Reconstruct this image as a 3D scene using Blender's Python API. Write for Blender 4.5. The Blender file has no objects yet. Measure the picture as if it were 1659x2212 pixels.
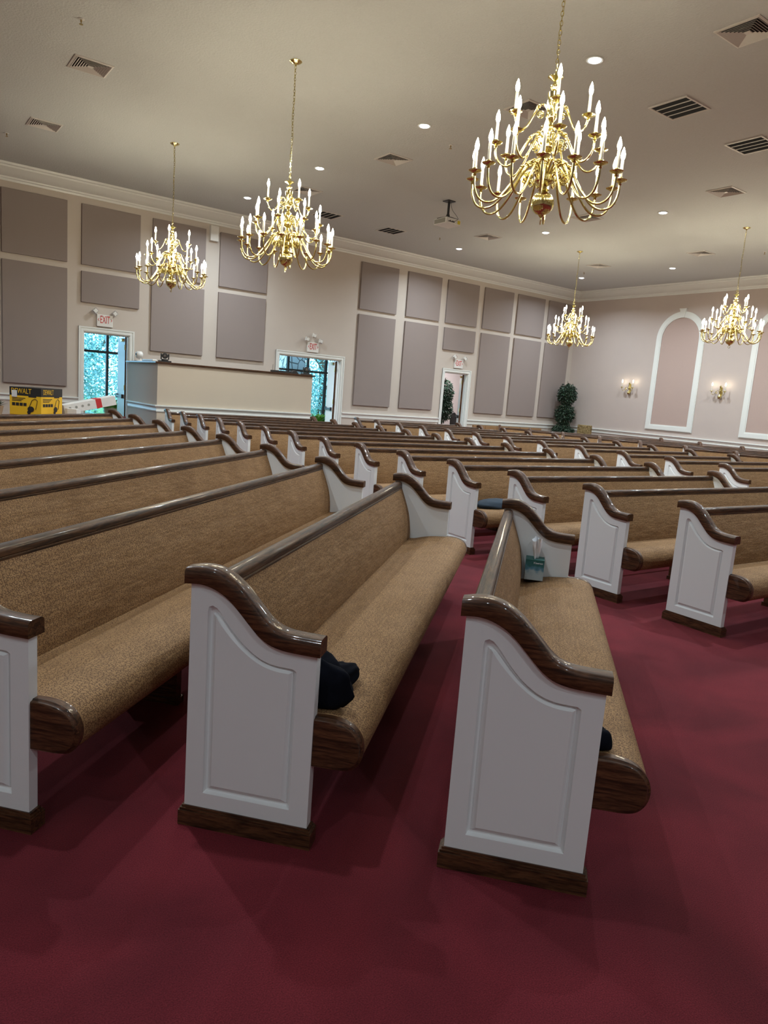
import bpy, bmesh, math, random
from math import sin, cos, pi, radians, sqrt, atan2
from mathutils import Vector, Matrix
from mathutils.geometry import tessellate_polygon

SC = bpy.context.scene
COL = SC.collection

# ------------------------------------------------------------------ camera
FPX = 1540.1632
CAMZ = 1.475
cam_d = bpy.data.cameras.new('camera')
cam = bpy.data.objects.new('camera', cam_d)
COL.objects.link(cam)
cam_d.sensor_fit = 'HORIZONTAL'
cam_d.sensor_width = 36.0
cam_d.lens = FPX / 1659.0 * 36.0
cam_d.clip_start = 0.05
cam_d.clip_end = 200


def cam_axes(yaw, pitch, roll):
    cy, sy, cp, sp = cos(yaw), sin(yaw), cos(pitch), sin(pitch)
    f = Vector((sy * cp, cy * cp, sp))
    r = Vector((cy, -sy, 0))
    u = r.cross(f)
    cr, sr = cos(roll), sin(roll)
    return cr * r + sr * u, -sr * r + cr * u, f


cr_, cu_, cf_ = cam_axes(0.631925743, -0.161348367, 0.0768533402)
M = Matrix.Identity(4)
for i_ in range(3):
    M[i_][0] = cr_[i_]
    M[i_][1] = cu_[i_]
    M[i_][2] = -cf_[i_]
M[2][3] = CAMZ
cam.matrix_world = M
SC.camera = cam

# ------------------------------------------------------------------ exposure, world
SC.view_settings.view_transform = 'Standard'
SC.view_settings.look = 'None'
SC.view_settings.gamma = 1.0
SC.view_settings.use_curve_mapping = False
SC.view_settings.exposure = 0.28
SC.cycles.use_denoising = True
SC.cycles.max_bounces = 8
SC.cycles.diffuse_bounces = 5
SC.cycles.glossy_bounces = 4
SC.cycles.transparent_max_bounces = 8
SC.cycles.sample_clamp_indirect = 8.0
SC.cycles.caustics_reflective = False
SC.cycles.caustics_refractive = False

W = bpy.data.worlds.new('world')
SC.world = W
W.use_nodes = True
bg = W.node_tree.nodes['Background']
bg.inputs[0].default_value = (0.42, 0.70, 1.0, 1)
bg.inputs[1].default_value = 5.2

BULB_E = 165.0       # strength of the flame bulbs
CAN_W = 78.0         # watts of each recessed ceiling light
CAN_COL = (0.80, 0.92, 1.0)
BULB_COL = (1.0, 0.88, 0.64)

D = 16.5            # far long wall
XW = 19.464         # right wall
XL = -5.2           # left wall
YF = -8.0           # wall behind the camera
ZC = 5.345          # ceiling

# ------------------------------------------------------------------ materials
def newmat(name):
    m = bpy.data.materials.new(name)
    m.use_nodes = True
    return m, m.node_tree, m.node_tree.nodes['Principled BSDF']


def N(nt, typ, **kw):
    n = nt.nodes.new(typ)
    for k, v in kw.items():
        setattr(n, k, v)
    return n


def simple(name, col, rough=0.5, metal=0.0, noise=0.0, nscale=20.0, bump=0.0, bscale=200.0, coat=0.0, spec=None):
    m, nt, b = newmat(name)
    b.inputs['Base Color'].default_value = (*col, 1)
    b.inputs['Roughness'].default_value = rough
    b.inputs['Metallic'].default_value = metal
    if coat:
        b.inputs['Coat Weight'].default_value = coat
        b.inputs['Coat Roughness'].default_value = 0.08
    if spec is not None:
        b.inputs['Specular IOR Level'].default_value = spec
    tc = N(nt, 'ShaderNodeTexCoord')
    if noise:
        n = N(nt, 'ShaderNodeTexNoise')
        n.inputs['Scale'].default_value = nscale
        n.inputs['Detail'].default_value = 3
        nt.links.new(tc.outputs['Object'], n.inputs['Vector'])
        mx = N(nt, 'ShaderNodeMix', data_type='RGBA')
        mx.inputs[6].default_value = (*[c * (1 - noise) for c in col], 1)
        mx.inputs[7].default_value = (*[min(1, c * (1 + noise)) for c in col], 1)
        nt.links.new(n.outputs['Fac'], mx.inputs[0])
        nt.links.new(mx.outputs[2], b.inputs['Base Color'])
    if bump:
        n = N(nt, 'ShaderNodeTexNoise')
        n.inputs['Scale'].default_value = bscale
        n.inputs['Detail'].default_value = 2
        nt.links.new(tc.outputs['Object'], n.inputs['Vector'])
        bp = N(nt, 'ShaderNodeBump')
        bp.inputs['Strength'].default_value = bump
        bp.inputs['Distance'].default_value = 0.01
        nt.links.new(n.outputs['Fac'], bp.inputs['Height'])
        nt.links.new(bp.outputs['Normal'], b.inputs['Normal'])
    return m


def emis(name, col, strength):
    m, nt, b = newmat(name)
    b.inputs['Base Color'].default_value = (*col, 1)
    b.inputs['Emission Color'].default_value = (*col, 1)
    b.inputs['Emission Strength'].default_value = strength
    return m


def ramp(nt, stops):
    r = N(nt, 'ShaderNodeValToRGB')
    e = r.color_ramp.elements
    while len(e) < len(stops):
        e.new(0.5)
    for k, (p, c) in enumerate(stops):
        e[k].position = p
        e[k].color = (*c, 1)
    return r


def mat_wood(name, dark, light, axis_scale=(1.2, 14, 14), rough=0.22, coat=0.9, coords='Object'):
    m, nt, b = newmat(name)
    tc = N(nt, 'ShaderNodeTexCoord')
    mp = N(nt, 'ShaderNodeMapping')
    mp.inputs['Scale'].default_value = axis_scale
    nt.links.new(tc.outputs[coords], mp.inputs[0])
    n = N(nt, 'ShaderNodeTexNoise')
    n.inputs['Scale'].default_value = 5.0
    n.inputs['Detail'].default_value = 6
    n.inputs['Distortion'].default_value = 1.2
    nt.links.new(mp.outputs[0], n.inputs['Vector'])
    n2 = N(nt, 'ShaderNodeTexNoise')
    n2.inputs['Scale'].default_value = 28.0
    n2.inputs['Detail'].default_value = 3
    nt.links.new(mp.outputs[0], n2.inputs['Vector'])
    r = ramp(nt, [(0.36, dark), (0.50, [0.5 * (a + c) for a, c in zip(dark, light)]), (0.66, light)])
    nt.links.new(n.outputs['Fac'], r.inputs[0])
    r2 = ramp(nt, [(0.35, (0.45, 0.42, 0.4)), (0.55, (1, 1, 1))])
    nt.links.new(n2.outputs['Fac'], r2.inputs[0])
    mx = N(nt, 'ShaderNodeMix', data_type='RGBA', blend_type='MULTIPLY')
    mx.inputs[0].default_value = 0.8
    nt.links.new(r.outputs[0], mx.inputs[6])
    nt.links.new(r2.outputs[0], mx.inputs[7])
    nt.links.new(mx.outputs[2], b.inputs['Base Color'])
    b.inputs['Roughness'].default_value = rough
    b.inputs['Specular IOR Level'].default_value = 0.25
    b.inputs['Coat Weight'].default_value = coat
    b.inputs['Coat Roughness'].default_value = 0.06
    return m


def mat_scroll():
    """Tan woven upholstery with little brown curls, laid out in UV metres."""
    m, nt, b = newmat('scroll_fabric')
    L = nt.links.new
    uv = N(nt, 'ShaderNodeUVMap')

    def math(op, a=None, b_=None, va=None, vb=None):
        n = N(nt, 'ShaderNodeMath', operation=op)
        for k, (s, v) in enumerate(((a, va), (b_, vb))):
            if s is not None:
                L(s, n.inputs[k])
            elif v is not None:
                n.inputs[k].default_value = v
        return n.outputs[0]

    def layer(scale, off, turns, width, rmax):
        sc = N(nt, 'ShaderNodeVectorMath', operation='MULTIPLY_ADD')
        sc.inputs[1].default_value = (scale, scale, 1)
        sc.inputs[2].default_value = (off, off * 0.7, 0)
        L(uv.outputs[0], sc.inputs[0])
        fl = N(nt, 'ShaderNodeVectorMath', operation='FLOOR')
        L(sc.outputs[0], fl.inputs[0])
        fr = N(nt, 'ShaderNodeVectorMath', operation='SUBTRACT')
        L(sc.outputs[0], fr.inputs[0])
        L(fl.outputs[0], fr.inputs[1])
        wn = N(nt, 'ShaderNodeTexWhiteNoise', noise_dimensions='2D')
        L(fl.outputs[0], wn.inputs['Vector'])
        sp = N(nt, 'ShaderNodeSeparateXYZ')
        L(fr.outputs[0], sp.inputs[0])
        rc = N(nt, 'ShaderNodeSeparateColor')
        L(wn.outputs['Color'], rc.inputs[0])
        # jittered centre
        cx = math('MULTIPLY_ADD', rc.outputs[1], None, None, 0.24)
        cx.node.inputs[2].default_value = 0.38
        cy = math('MULTIPLY_ADD', rc.outputs[2], None, None, 0.24)
        cy.node.inputs[2].default_value = 0.38
        dx = math('SUBTRACT', sp.outputs[0], cx)
        dy = math('SUBTRACT', sp.outputs[1], cy)
        flip = math('GREATER_THAN', wn.outputs['Value'], None, None, 0.5)
        sg = math('MULTIPLY_ADD', flip, None, None, 2.0)
        sg.node.inputs[2].default_value = -1.0
        dxf = math('MULTIPLY', dx, sg)
        th = math('ARCTAN2', dy, dxf)
        r2 = math('ADD', math('MULTIPLY', dx, dx), math('MULTIPLY', dy, dy))
        r = math('SQRT', r2)
        a = math('DIVIDE', th, None, None, 2 * pi)
        t = math('SUBTRACT', math('MULTIPLY', r, None, None, turns), math('ADD', a, rc.outputs[0]))
        f = math('FRACT', t)
        d = math('ABSOLUTE', math('SUBTRACT', f, None, None, 0.5))
        line = math('LESS_THAN', d, None, None, width)
        inside = math('LESS_THAN', r, None, None, rmax)
        return math('MULTIPLY', line, inside)

    l1 = layer(58.0, 0.0, 1.9, 0.135, 0.52)
    l2 = layer(47.0, 17.37, 1.6, 0.09, 0.58)
    cur = math('MAXIMUM', l1, l2)
    wv = N(nt, 'ShaderNodeTexNoise')
    wv.inputs['Scale'].default_value = 9.0
    wv.inputs['Detail'].default_value = 2
    L(uv.outputs[0], wv.inputs['Vector'])
    base = ramp(nt, [(0.3, (0.275, 0.158, 0.070)), (0.7, (0.335, 0.196, 0.088))])
    L(wv.outputs['Fac'], base.inputs[0])
    mx = N(nt, 'ShaderNodeMix', data_type='RGBA')
    L(cur, mx.inputs[0])
    L(base.outputs[0], mx.inputs[6])
    mx.inputs[7].default_value = (0.105, 0.052, 0.025, 1)
    L(mx.outputs[2], b.inputs['Base Color'])
    b.inputs['Roughness'].default_value = 0.75
    b.inputs['Specular IOR Level'].default_value = 0.25
    bp = N(nt, 'ShaderNodeBump')
    bp.inputs['Strength'].default_value = 0.25
    bp.inputs['Distance'].default_value = 0.002
    bp.invert = True
    L(cur, bp.inputs['Height'])
    # gentle puckers across the cushions
    mp = N(nt, 'ShaderNodeMapping')
    mp.inputs['Scale'].default_value = (2.2, 7.0, 1)
    L(uv.outputs[0], mp.inputs[0])
    pk = N(nt, 'ShaderNodeTexNoise')
    pk.inputs['Scale'].default_value = 2.4
    L(mp.outputs[0], pk.inputs['Vector'])
    bp2 = N(nt, 'ShaderNodeBump')
    bp2.inputs['Strength'].default_value = 0.30
    bp2.inputs['Distance'].default_value = 0.03
    L(pk.outputs['Fac'], bp2.inputs['Height'])
    L(bp.outputs['Normal'], bp2.inputs['Normal'])
    L(bp2.outputs['Normal'], b.inputs['Normal'])
    return m


def mat_carpet():
    m, nt, b = newmat('red_carpet')
    L = nt.links.new
    tc = N(nt, 'ShaderNodeTexCoord')
    n1 = N(nt, 'ShaderNodeTexNoise')
    n1.inputs['Scale'].default_value = 1.6
    n1.inputs['Detail'].default_value = 5
    n1.inputs['Distortion'].default_value = 0.6
    L(tc.outputs['Object'], n1.inputs['Vector'])
    n2 = N(nt, 'ShaderNodeTexNoise')
    n2.inputs['Scale'].default_value = 260
    n2.inputs['Detail'].default_value = 2
    L(tc.outputs['Object'], n2.inputs['Vector'])
    r1 = ramp(nt, [(0.34, (0.088, 0.0097, 0.0142)), (0.68, (0.152, 0.0165, 0.0235))])
    L(n1.outputs['Fac'], r1.inputs[0])
    r2 = ramp(nt, [(0.3, (0.62, 0.62, 0.62)), (0.7, (1.25, 1.25, 1.25))])
    L(n2.outputs['Fac'], r2.inputs[0])
    mx = N(nt, 'ShaderNodeMix', data_type='RGBA', blend_type='MULTIPLY')
    mx.inputs[0].default_value = 1
    L(r1.outputs[0], mx.inputs[6])
    L(r2.outputs[0], mx.inputs[7])
    L(mx.outputs[2], b.inputs['Base Color'])
    b.inputs['Roughness'].default_value = 0.95
    b.inputs['Specular IOR Level'].default_value = 0.15
    b.inputs['Sheen Weight'].default_value = 0.12
    b.inputs['Sheen Roughness'].default_value = 0.5
    b.inputs['Sheen Tint'].default_value = (1, 0.35, 0.42, 1)
    bp = N(nt, 'ShaderNodeBump')
    bp.inputs['Strength'].default_value = 0.5
    bp.inputs['Distance'].default_value = 0.004
    L(n2.outputs['Fac'], bp.inputs['Height'])
    L(bp.outputs['Normal'], b.inputs['Normal'])
    return m


def mat_glass():
    m, nt, b = newmat('clear_glass')
    nt.nodes.remove(b)
    out = nt.nodes['Material Output']
    tr = N(nt, 'ShaderNodeBsdfTransparent')
    tr.inputs[0].default_value = (0.86, 0.95, 0.97, 1)
    gl = N(nt, 'ShaderNodeBsdfGlossy')
    gl.inputs['Roughness'].default_value = 0.02
    fr = N(nt, 'ShaderNodeFresnel')
    mx = N(nt, 'ShaderNodeMixShader')
    nt.links.new(fr.outputs[0], mx.inputs[0])
    nt.links.new(tr.outputs[0], mx.inputs[1])
    nt.links.new(gl.outputs[0], mx.inputs[2])
    nt.links.new(mx.outputs[0], out.inputs[0])
    return m


def mat_leaf(name, a, c, trans=0.0):
    m, nt, b = newmat(name)
    tc = N(nt, 'ShaderNodeTexCoord')
    n = N(nt, 'ShaderNodeTexNoise')
    n.inputs['Scale'].default_value = 9
    nt.links.new(tc.outputs['Object'], n.inputs['Vector'])
    r = ramp(nt, [(0.35, a), (0.65, c)])
    nt.links.new(n.outputs['Fac'], r.inputs[0])
    nt.links.new(r.outputs[0], b.inputs['Base Color'])
    b.inputs['Roughness'].default_value = 0.5
    return m


def mat_stone():
    m, nt, b = newmat('flagstone')
    tc = N(nt, 'ShaderNodeTexCoord')
    v = N(nt, 'ShaderNodeTexVoronoi', feature='DISTANCE_TO_EDGE')
    v.inputs['Scale'].default_value = 3.4
    nt.links.new(tc.outputs['Object'], v.inputs['Vector'])
    r = ramp(nt, [(0.02, (0.14, 0.13, 0.12)), (0.06, (0.85, 0.83, 0.80))])
    nt.links.new(v.outputs['Distance'], r.inputs[0])
    nt.links.new(r.outputs[0], b.inputs['Base Color'])
    b.inputs['Roughness'].default_value = 0.9
    return m


MT = {}
MT['scroll'] = mat_scroll()
MT['carpet'] = mat_carpet()
MT['oak'] = mat_wood('dark_oak', (0.020, 0.009, 0.0045), (0.105, 0.047, 0.020), rough=0.5, coat=0.22)
MT['oak_trim'] = mat_wood('dark_oak_base', (0.030, 0.013, 0.006), (0.125, 0.053, 0.023), (14, 1.2, 14), 0.45, 0.42)
MT['door_oak'] = mat_wood('door_oak', (0.05, 0.02, 0.01), (0.16, 0.07, 0.03), (14, 14, 1.2), 0.35, 0.5)
MT['white'] = simple('painted_white', (0.82, 0.85, 0.848), 0.38, bump=0.015, bscale=120)
MT['trim'] = simple('trim_white', (0.73, 0.755, 0.735), 0.4)
MT['wall'] = simple('wall_beige', (0.53, 0.472, 0.42), 0.75, noise=0.03, nscale=3, bump=0.12, bscale=140)
MT['wall2'] = simple('wall_pink_beige', (0.50, 0.430, 0.398), 0.75, noise=0.03, nscale=3, bump=0.12, bscale=140)
MT['niche'] = simple('arch_rose', (0.44, 0.335, 0.30), 0.8, noise=0.04, nscale=60)
MT['panel'] = simple('acoustic_fabric', (0.27, 0.225, 0.21), 0.95, noise=0.06, nscale=90, bump=0.2, bscale=500)
MT['ceiling'] = simple('ceiling_texture', (0.565, 0.60, 0.60), 0.85, noise=0.05, nscale=45, bump=0.55, bscale=38)
MT['brass'] = simple('polished_brass', (0.80, 0.715, 0.335), 0.16, 1.0)
MT['brass_dark'] = simple('aged_brass', (0.42, 0.30, 0.12), 0.3, 1.0)
MT['candle'] = simple('candle_sleeve', (0.62, 0.60, 0.52), 0.5)
MT['bulb'] = emis('flame_bulb_glow', BULB_COL, BULB_E)
MT['bulb_small'] = emis('sconce_bulb_glow', BULB_COL, 38.0)
MT['lens'] = emis('downlight_lens', (0.86, 0.95, 1.0), 14.0)
MT['vent'] = simple('vent_white', (0.62, 0.60, 0.57), 0.5)
MT['dark'] = simple('dark_void', (0.03, 0.03, 0.033), 0.8)
MT['black'] = simple('black_plastic', (0.018, 0.018, 0.02), 0.45)
MT['cloth'] = simple('black_fleece', (0.004, 0.005, 0.009), 0.95, noise=0.3, nscale=30, spec=0.1)
MT['navy'] = simple('navy_cloth', (0.020, 0.035, 0.055), 0.9, noise=0.3, nscale=20)
MT['offwhite'] = simple('white_plastic', (0.72, 0.72, 0.70), 0.4)
MT['grille'] = simple('projector_grille', (0.30, 0.30, 0.27), 0.7)
MT['chrome'] = simple('mirror_reflector', (0.85, 0.87, 0.88), 0.12, 1.0)
MT['red'] = simple('sign_red', (0.55, 0.03, 0.03), 0.5)
MT['yellow'] = simple('carton_yellow', (0.85, 0.50, 0.02), 0.55)
MT['cardblack'] = simple('carton_black', (0.02, 0.02, 0.02), 0.5)
MT['cardwhite'] = simple('carton_white', (0.72, 0.71, 0.68), 0.6, noise=0.04)
MT['paper'] = simple('tissue_paper', (0.88, 0.90, 0.92), 0.8)
MT['sticker'] = simple('sticker_yellow', (0.65, 0.55, 0.04), 0.6)
MT['glass'] = mat_glass()
MT['mullion'] = simple('bronze_mullion', (0.02, 0.022, 0.024), 0.4)
MT['leaf_d'] = mat_leaf('ficus_leaf', (0.008, 0.022, 0.012), (0.03, 0.065, 0.035))
MT['leaf_m'] = mat_leaf('houseplant_leaf', (0.05, 0.20, 0.02), (0.16, 0.42, 0.06))
MT['leaf_t'] = mat_leaf('tree_leaf', (0.13, 0.34, 0.34), (0.50, 0.80, 0.76))
MT['bark'] = simple('bark', (0.12, 0.08, 0.05), 0.9)
MT['pot'] = simple('glazed_pot', (0.45, 0.35, 0.24), 0.4)
MT['stone'] = mat_stone()
MT['grass'] = simple('lawn', (0.08, 0.22, 0.05), 0.95, noise=0.3, nscale=3)
MT['lobfloor'] = simple('lobby_tile', (0.45, 0.40, 0.35), 0.4)
MT['lobwall'] = simple('lobby_wall', (0.66, 0.55, 0.52), 0.8)
MT['paisley'] = mat_wood('paisley_fabric', (0.10, 0.06, 0.02), (0.42, 0.33, 0.16), (7, 7, 7), 0.8, 0.0)
MT['tan'] = simple('plain_tan_fabric', (0.26, 0.15, 0.07), 0.9, noise=0.08, nscale=60)
MT['tablewood'] = simple('table_maroon', (0.10, 0.02, 0.02), 0.3)
MT['sound'] = simple('booth_cream', (0.56, 0.485, 0.39), 0.75, bump=0.12, bscale=140)


def mat_tissuebox():
    m, nt, b = newmat('tissue_carton')
    tc = N(nt, 'ShaderNodeTexCoord')
    v = N(nt, 'ShaderNodeTexVoronoi')
    v.inputs['Scale'].default_value = 34
    v.inputs['Randomness'].default_value = 0.7
    nt.links.new(tc.outputs['Object'], v.inputs['Vector'])
    sp = N(nt, 'ShaderNodeSeparateXYZ')
    nt.links.new(tc.outputs['Object'], sp.inputs[0])
    a = N(nt, 'ShaderNodeMath', operation='MULTIPLY_ADD')
    a.inputs[1].default_value = 7.6
    a.inputs[2].default_value = 0.0
    nt.links.new(sp.outputs[2], a.inputs[0])
    s = N(nt, 'ShaderNodeMath', operation='MULTIPLY_ADD')
    s.inputs[1].default_value = -0.25
    nt.links.new(v.outputs['Distance'], s.inputs[0])
    nt.links.new(a.outputs[0], s.inputs[2])
    r = ramp(nt, [(0.0, (0.42, 0.50, 0.52)), (0.28, (0.36, 0.45, 0.48)), (0.42, (0.10, 0.24, 0.34)), (0.58, (0.03, 0.14, 0.15)), (0.8, (0.015, 0.10, 0.09))])
    nt.links.new(s.outputs[0], r.inputs[0])
    nt.links.new(r.outputs[0], b.inputs['Base Color'])
    b.inputs['Roughness'].default_value = 0.5
    return m


MT['tissuebox'] = mat_tissuebox()


# ------------------------------------------------------------------ mesh helpers
class MB:
    def __init__(s):
        s.v = []
        s.f = []
        s.uv = []      # per face list of uv or None
        s.mi = []
        s.cm = 0

    def face(s, idx, uv=None):
        s.f.append(tuple(idx))
        s.uv.append(uv)
        s.mi.append(s.cm)

    def add(s, pts):
        b = len(s.v)
        s.v += [tuple(p) for p in pts]
        return b

    def box(s, a, c, M=None):
        x0, y0, z0 = a
        x1, y1, z1 = c
        p = [(x0, y0, z0), (x1, y0, z0), (x1, y1, z0), (x0, y1, z0), (x0, y0, z1), (x1, y0, z1), (x1, y1, z1), (x0, y1, z1)]
        if M is not None:
            p = [M @ Vector(q) for q in p]
        b = s.add(p)
        for q in ((0, 3, 2, 1), (4, 5, 6, 7), (0, 1, 5, 4), (1, 2, 6, 5), (2, 3, 7, 6), (3, 0, 4, 7)):
            s.face([b + i for i in q])
        return s

    def rings(s, rings, cap0=True, cap1=True, closed=True, us=None, vs=None):
        n = len(rings[0])
        b0 = [s.add(r) for r in rings]
        m = n if closed else n - 1
        for i in range(len(rings) - 1):
            for j in range(m):
                k = (j + 1) % n
                uv = None
                if us is not None:
                    vj, vk = vs[j], vs[j + 1]
                    uv = [(us[i], vj), (us[i], vk), (us[i + 1], vk), (us[i + 1], vj)]
                s.face([b0[i] + j, b0[i] + k, b0[i + 1] + k, b0[i + 1] + j], uv)
        if cap0:
            s.face([b0[0] + j for j in reversed(range(n))])
        if cap1:
            s.face([b0[-1] + j for j in range(n)])
        return s

    def lathe(s, prof, n=24, c=(0, 0, 0), ribs=None):
        rg = []
        for r, z in prof:
            ring = []
            for k in range(n):
                rr = r * (1 if ribs is None or r < 0.02 else (1 + ribs * (k % 2)))
                ring.append((c[0] + rr * cos(2 * pi * k / n), c[1] + rr * sin(2 * pi * k / n), c[2] + z))
            rg.append(ring)
        s.rings(rg)
        return s

    def tube(s, path, rad, n=8, closed=False):
        path = [Vector(p) for p in path]
        m = len(path)
        if not hasattr(rad, '__len__'):
            rad = [rad] * m
        T = []
        for i in range(m):
            a = path[i - 1] if (i > 0 or closed) else path[0]
            c = path[(i + 1) % m] if (i < m - 1 or closed) else path[-1]
            T.append((c - a).normalized())
        up = Vector((0, 0, 1)) if abs(T[0].z) < 0.9 else Vector((1, 0, 0))
        nrm = (up - T[0] * up.dot(T[0])).normalized()
        rg = []
        for i in range(m):
            nrm = (nrm - T[i] * nrm.dot(T[i])).normalized()
            bi = T[i].cross(nrm)
            rg.append([path[i] + (nrm * cos(2 * pi * k / n) + bi * sin(2 * pi * k / n)) * rad[i] for k in range(n)])
        if closed:
            rg.append(rg[0])
            s.rings(rg, False, False)
        else:
            s.rings(rg)
        return s

    def poly_prism(s, poly, y0, y1, axis='y', M=None):
        """poly: list of (a,b); extruded along axis."""
        def P(a, b_, t):
            q = {'y': (a, t, b_), 'x': (t, a, b_), 'z': (a, b_, t)}[axis]
            return M @ Vector(q) if M is not None else q
        n = len(poly)
        b0 = s.add([P(a, b_, y0) for a, b_ in poly])
        b1 = s.add([P(a, b_, y1) for a, b_ in poly])
        tri = tessellate_polygon([[Vector((a, b_, 0)) for a, b_ in poly]])
        for t in tri:
            s.face([b0 + i for i in t])
            s.face([b1 + i for i in reversed(t)])
        for i in range(n):
            k = (i + 1) % n
            s.face([b0 + i, b0 + k, b1 + k, b1 + i])
        return s

    def mesh(s, name, mats, smooth=None):
        me = bpy.data.meshes.new(name)
        me.from_pydata(s.v, [], s.f)
        if any(u is not None for u in s.uv):
            L = me.uv_layers.new(name='UVMap')
            k = 0
            for fi, f in enumerate(s.f):
                u = s.uv[fi]
                for j in range(len(f)):
                    L.data[k].uv = u[j] if u else (0, 0)
                    k += 1
        for m in (mats if isinstance(mats, (list, tuple)) else [mats]):
            me.materials.append(m)
        for p, mi in zip(me.polygons, s.mi):
            p.material_index = mi
        bm = bmesh.new()
        bm.from_mesh(me)
        bmesh.ops.recalc_face_normals(bm, faces=bm.faces)
        bm.to_mesh(me)
        bm.free()
        if smooth is not None:
            me.polygons.foreach_set('use_smooth', [True] * len(me.polygons))
            me.set_sharp_from_angle(angle=radians(smooth))
        me.update()
        return me


def put(name, me, parent=None, loc=(0, 0, 0), rot=(0, 0, 0), bevel=0.0, segs=2):
    o = bpy.data.objects.new(name, me)
    COL.objects.link(o)
    o.location = loc
    o.rotation_euler = rot
    if parent:
        o.parent = parent
    if bevel:
        b = o.modifiers.new('bevel', 'BEVEL')
        b.width = bevel
        b.segments = segs
        b.limit_method = 'ANGLE'
        b.angle_limit = radians(40)
    return o


def thing(name, label, cat, loc=(0, 0, 0), rz=0.0, group=None):
    o = bpy.data.objects.new(name, None)
    COL.objects.link(o)
    o.empty_display_size = 0.1
    o.location = loc
    o.rotation_euler = (0, 0, rz)
    o['label'] = label
    o['category'] = cat
    if group:
        o['group'] = group
    return o


def tag(o, label, cat, group=None, kind=None):
    o['label'] = label
    o['category'] = cat
    if group:
        o['group'] = group
    if kind:
        o['kind'] = kind
    return o


def struct(o, kind='structure'):
    o['kind'] = kind
    return o


def bxm(name, a, c, mat, parent=None, bevel=0.0, loc=(0, 0, 0), rot=(0, 0, 0)):
    return put(name, MB().box(a, c).mesh(name, mat), parent, loc, rot, bevel)


def dup(root, label=None, group=None):
    r = root.copy()
    COL.objects.link(r)
    if label:
        r['label'] = label
    if group:
        r['group'] = group
    for ch in list(root.children):
        c = ch.copy()
        COL.objects.link(c)
        c.parent = r
        for g in list(ch.children):
            d = g.copy()
            COL.objects.link(d)
            d.parent = c
    return r


def catmull(pts, n=6):
    P = [Vector(p) for p in pts]
    out = []
    for i in range(len(P) - 1):
        p0 = P[max(i - 1, 0)]
        p1, p2 = P[i], P[i + 1]
        p3 = P[min(i + 2, len(P) - 1)]
        for k in range(n):
            t = k / n
            out.append(0.5 * ((2 * p1) + (-p0 + p2) * t + (2 * p0 - 5 * p1 + 4 * p2 - p3) * t * t + (-p0 + 3 * p1 - 3 * p2 + p3) * t ** 3))
    out.append(P[-1])
    return out


def text_mesh(s, size, mat, depth=0.001, align='CENTER'):
    cu = bpy.data.curves.new('lettering', 'FONT')
    cu.body = s
    cu.size = size
    cu.extrude = depth
    cu.align_x = align
    cu.align_y = 'CENTER'
    o = bpy.data.objects.new('lettering', cu)
    COL.objects.link(o)
    dg = bpy.context.evaluated_depsgraph_get()
    dg.update()
    me = bpy.data.meshes.new_from_object(o.evaluated_get(dg))
    bpy.data.objects.remove(o)
    me.materials.clear()
    me.materials.append(mat)
    me.name = 'lettering'
    return me


def ordinal(n):
    return ['first', 'second', 'third', 'fourth', 'fifth', 'sixth', 'seventh', 'eighth', 'ninth', 'tenth', 'eleventh', 'twelfth', 'thirteenth', 'fourteenth', 'fifteenth'][n]


# ------------------------------------------------------------------ room shell
fl = bxm('floor', (XL - 0.2, YF - 0.2, -0.2), (XW + 0.2, D + 0.15, 0.0), MT['carpet'])
struct(fl)
ce = bxm('ceiling', (XL - 0.2, YF - 0.2, ZC), (XW + 0.2, D + 0.15, ZC + 0.2), MT['ceiling'])
struct(ce)

DOORS = [(3.79, 4.75, 2.345), (8.45, 10.28, 2.31), (13.91, 14.84, 2.31)]
mb = MB()
xs = XL
for a, b_, t in DOORS:
    mb.box((xs, D, 0), (a, D + 0.15, ZC))
    mb.box((a, D, t), (b_, D + 0.15, ZC))
    xs = b_
mb.box((xs, D, 0), (XW, D + 0.15, ZC))
struct(put('wall_back', mb.mesh('wall_back', MT['wall'])))
struct(bxm('wall_right', (XW, YF, 0), (XW + 0.15, D + 0.15, ZC), MT['wall2']))
struct(bxm('wall_left', (XL - 0.15, YF, 0), (XL, D + 0.15, ZC), MT['wall']))
struct(bxm('wall_front', (XL - 0.15, YF - 0.15, 0), (XW + 0.15, YF, ZC), MT['wall']))

CROWN = [(0, 5.05), (0.018, 5.05), (0.026, 5.085), (0.048, 5.10), (0.052, 5.128), (0.10, 5.145), (0.165, 5.19), (0.215, 5.25), (0.235, 5.262), (0.24, 5.295), (0.275, 5.305), (0.285, 5.344), (0, 5.344)]
RAIL = [(0, 0.805), (0.016, 0.805), (0.022, 0.83), (0.014, 0.85), (0.018, 0.885), (0.034, 0.90), (0.05, 0.918), (0.05, 0.942), (0, 0.945)]
BASE = [(0, 0.0), (0.018, 0.0), (0.018, 0.12), (0.008, 0.145), (0, 0.15)]


def wall_strip(name, prof, wall, a, b_, mit0, mit1, mat):
    """profile swept along a wall; wall 'b' (y=D), 'r' (x=XW), 'l' (x=XL), 'f' (y=YF)"""
    rg = []
    for t, mi in ((a, mit0), (b_, mit1)):
        ring = []
        for d, z in prof:
            q = t + (d * mi)
            if wall == 'b':
                ring.append((q, D - d, z))
            elif wall == 'f':
                ring.append((q, YF + d, z))
            elif wall == 'r':
                ring.append((XW - d, q, z))
            else:
                ring.append((XL + d, q, z))
        rg.append(ring)
    return struct(put(name, MB().rings(rg).mesh(name, mat, 35)))


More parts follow.
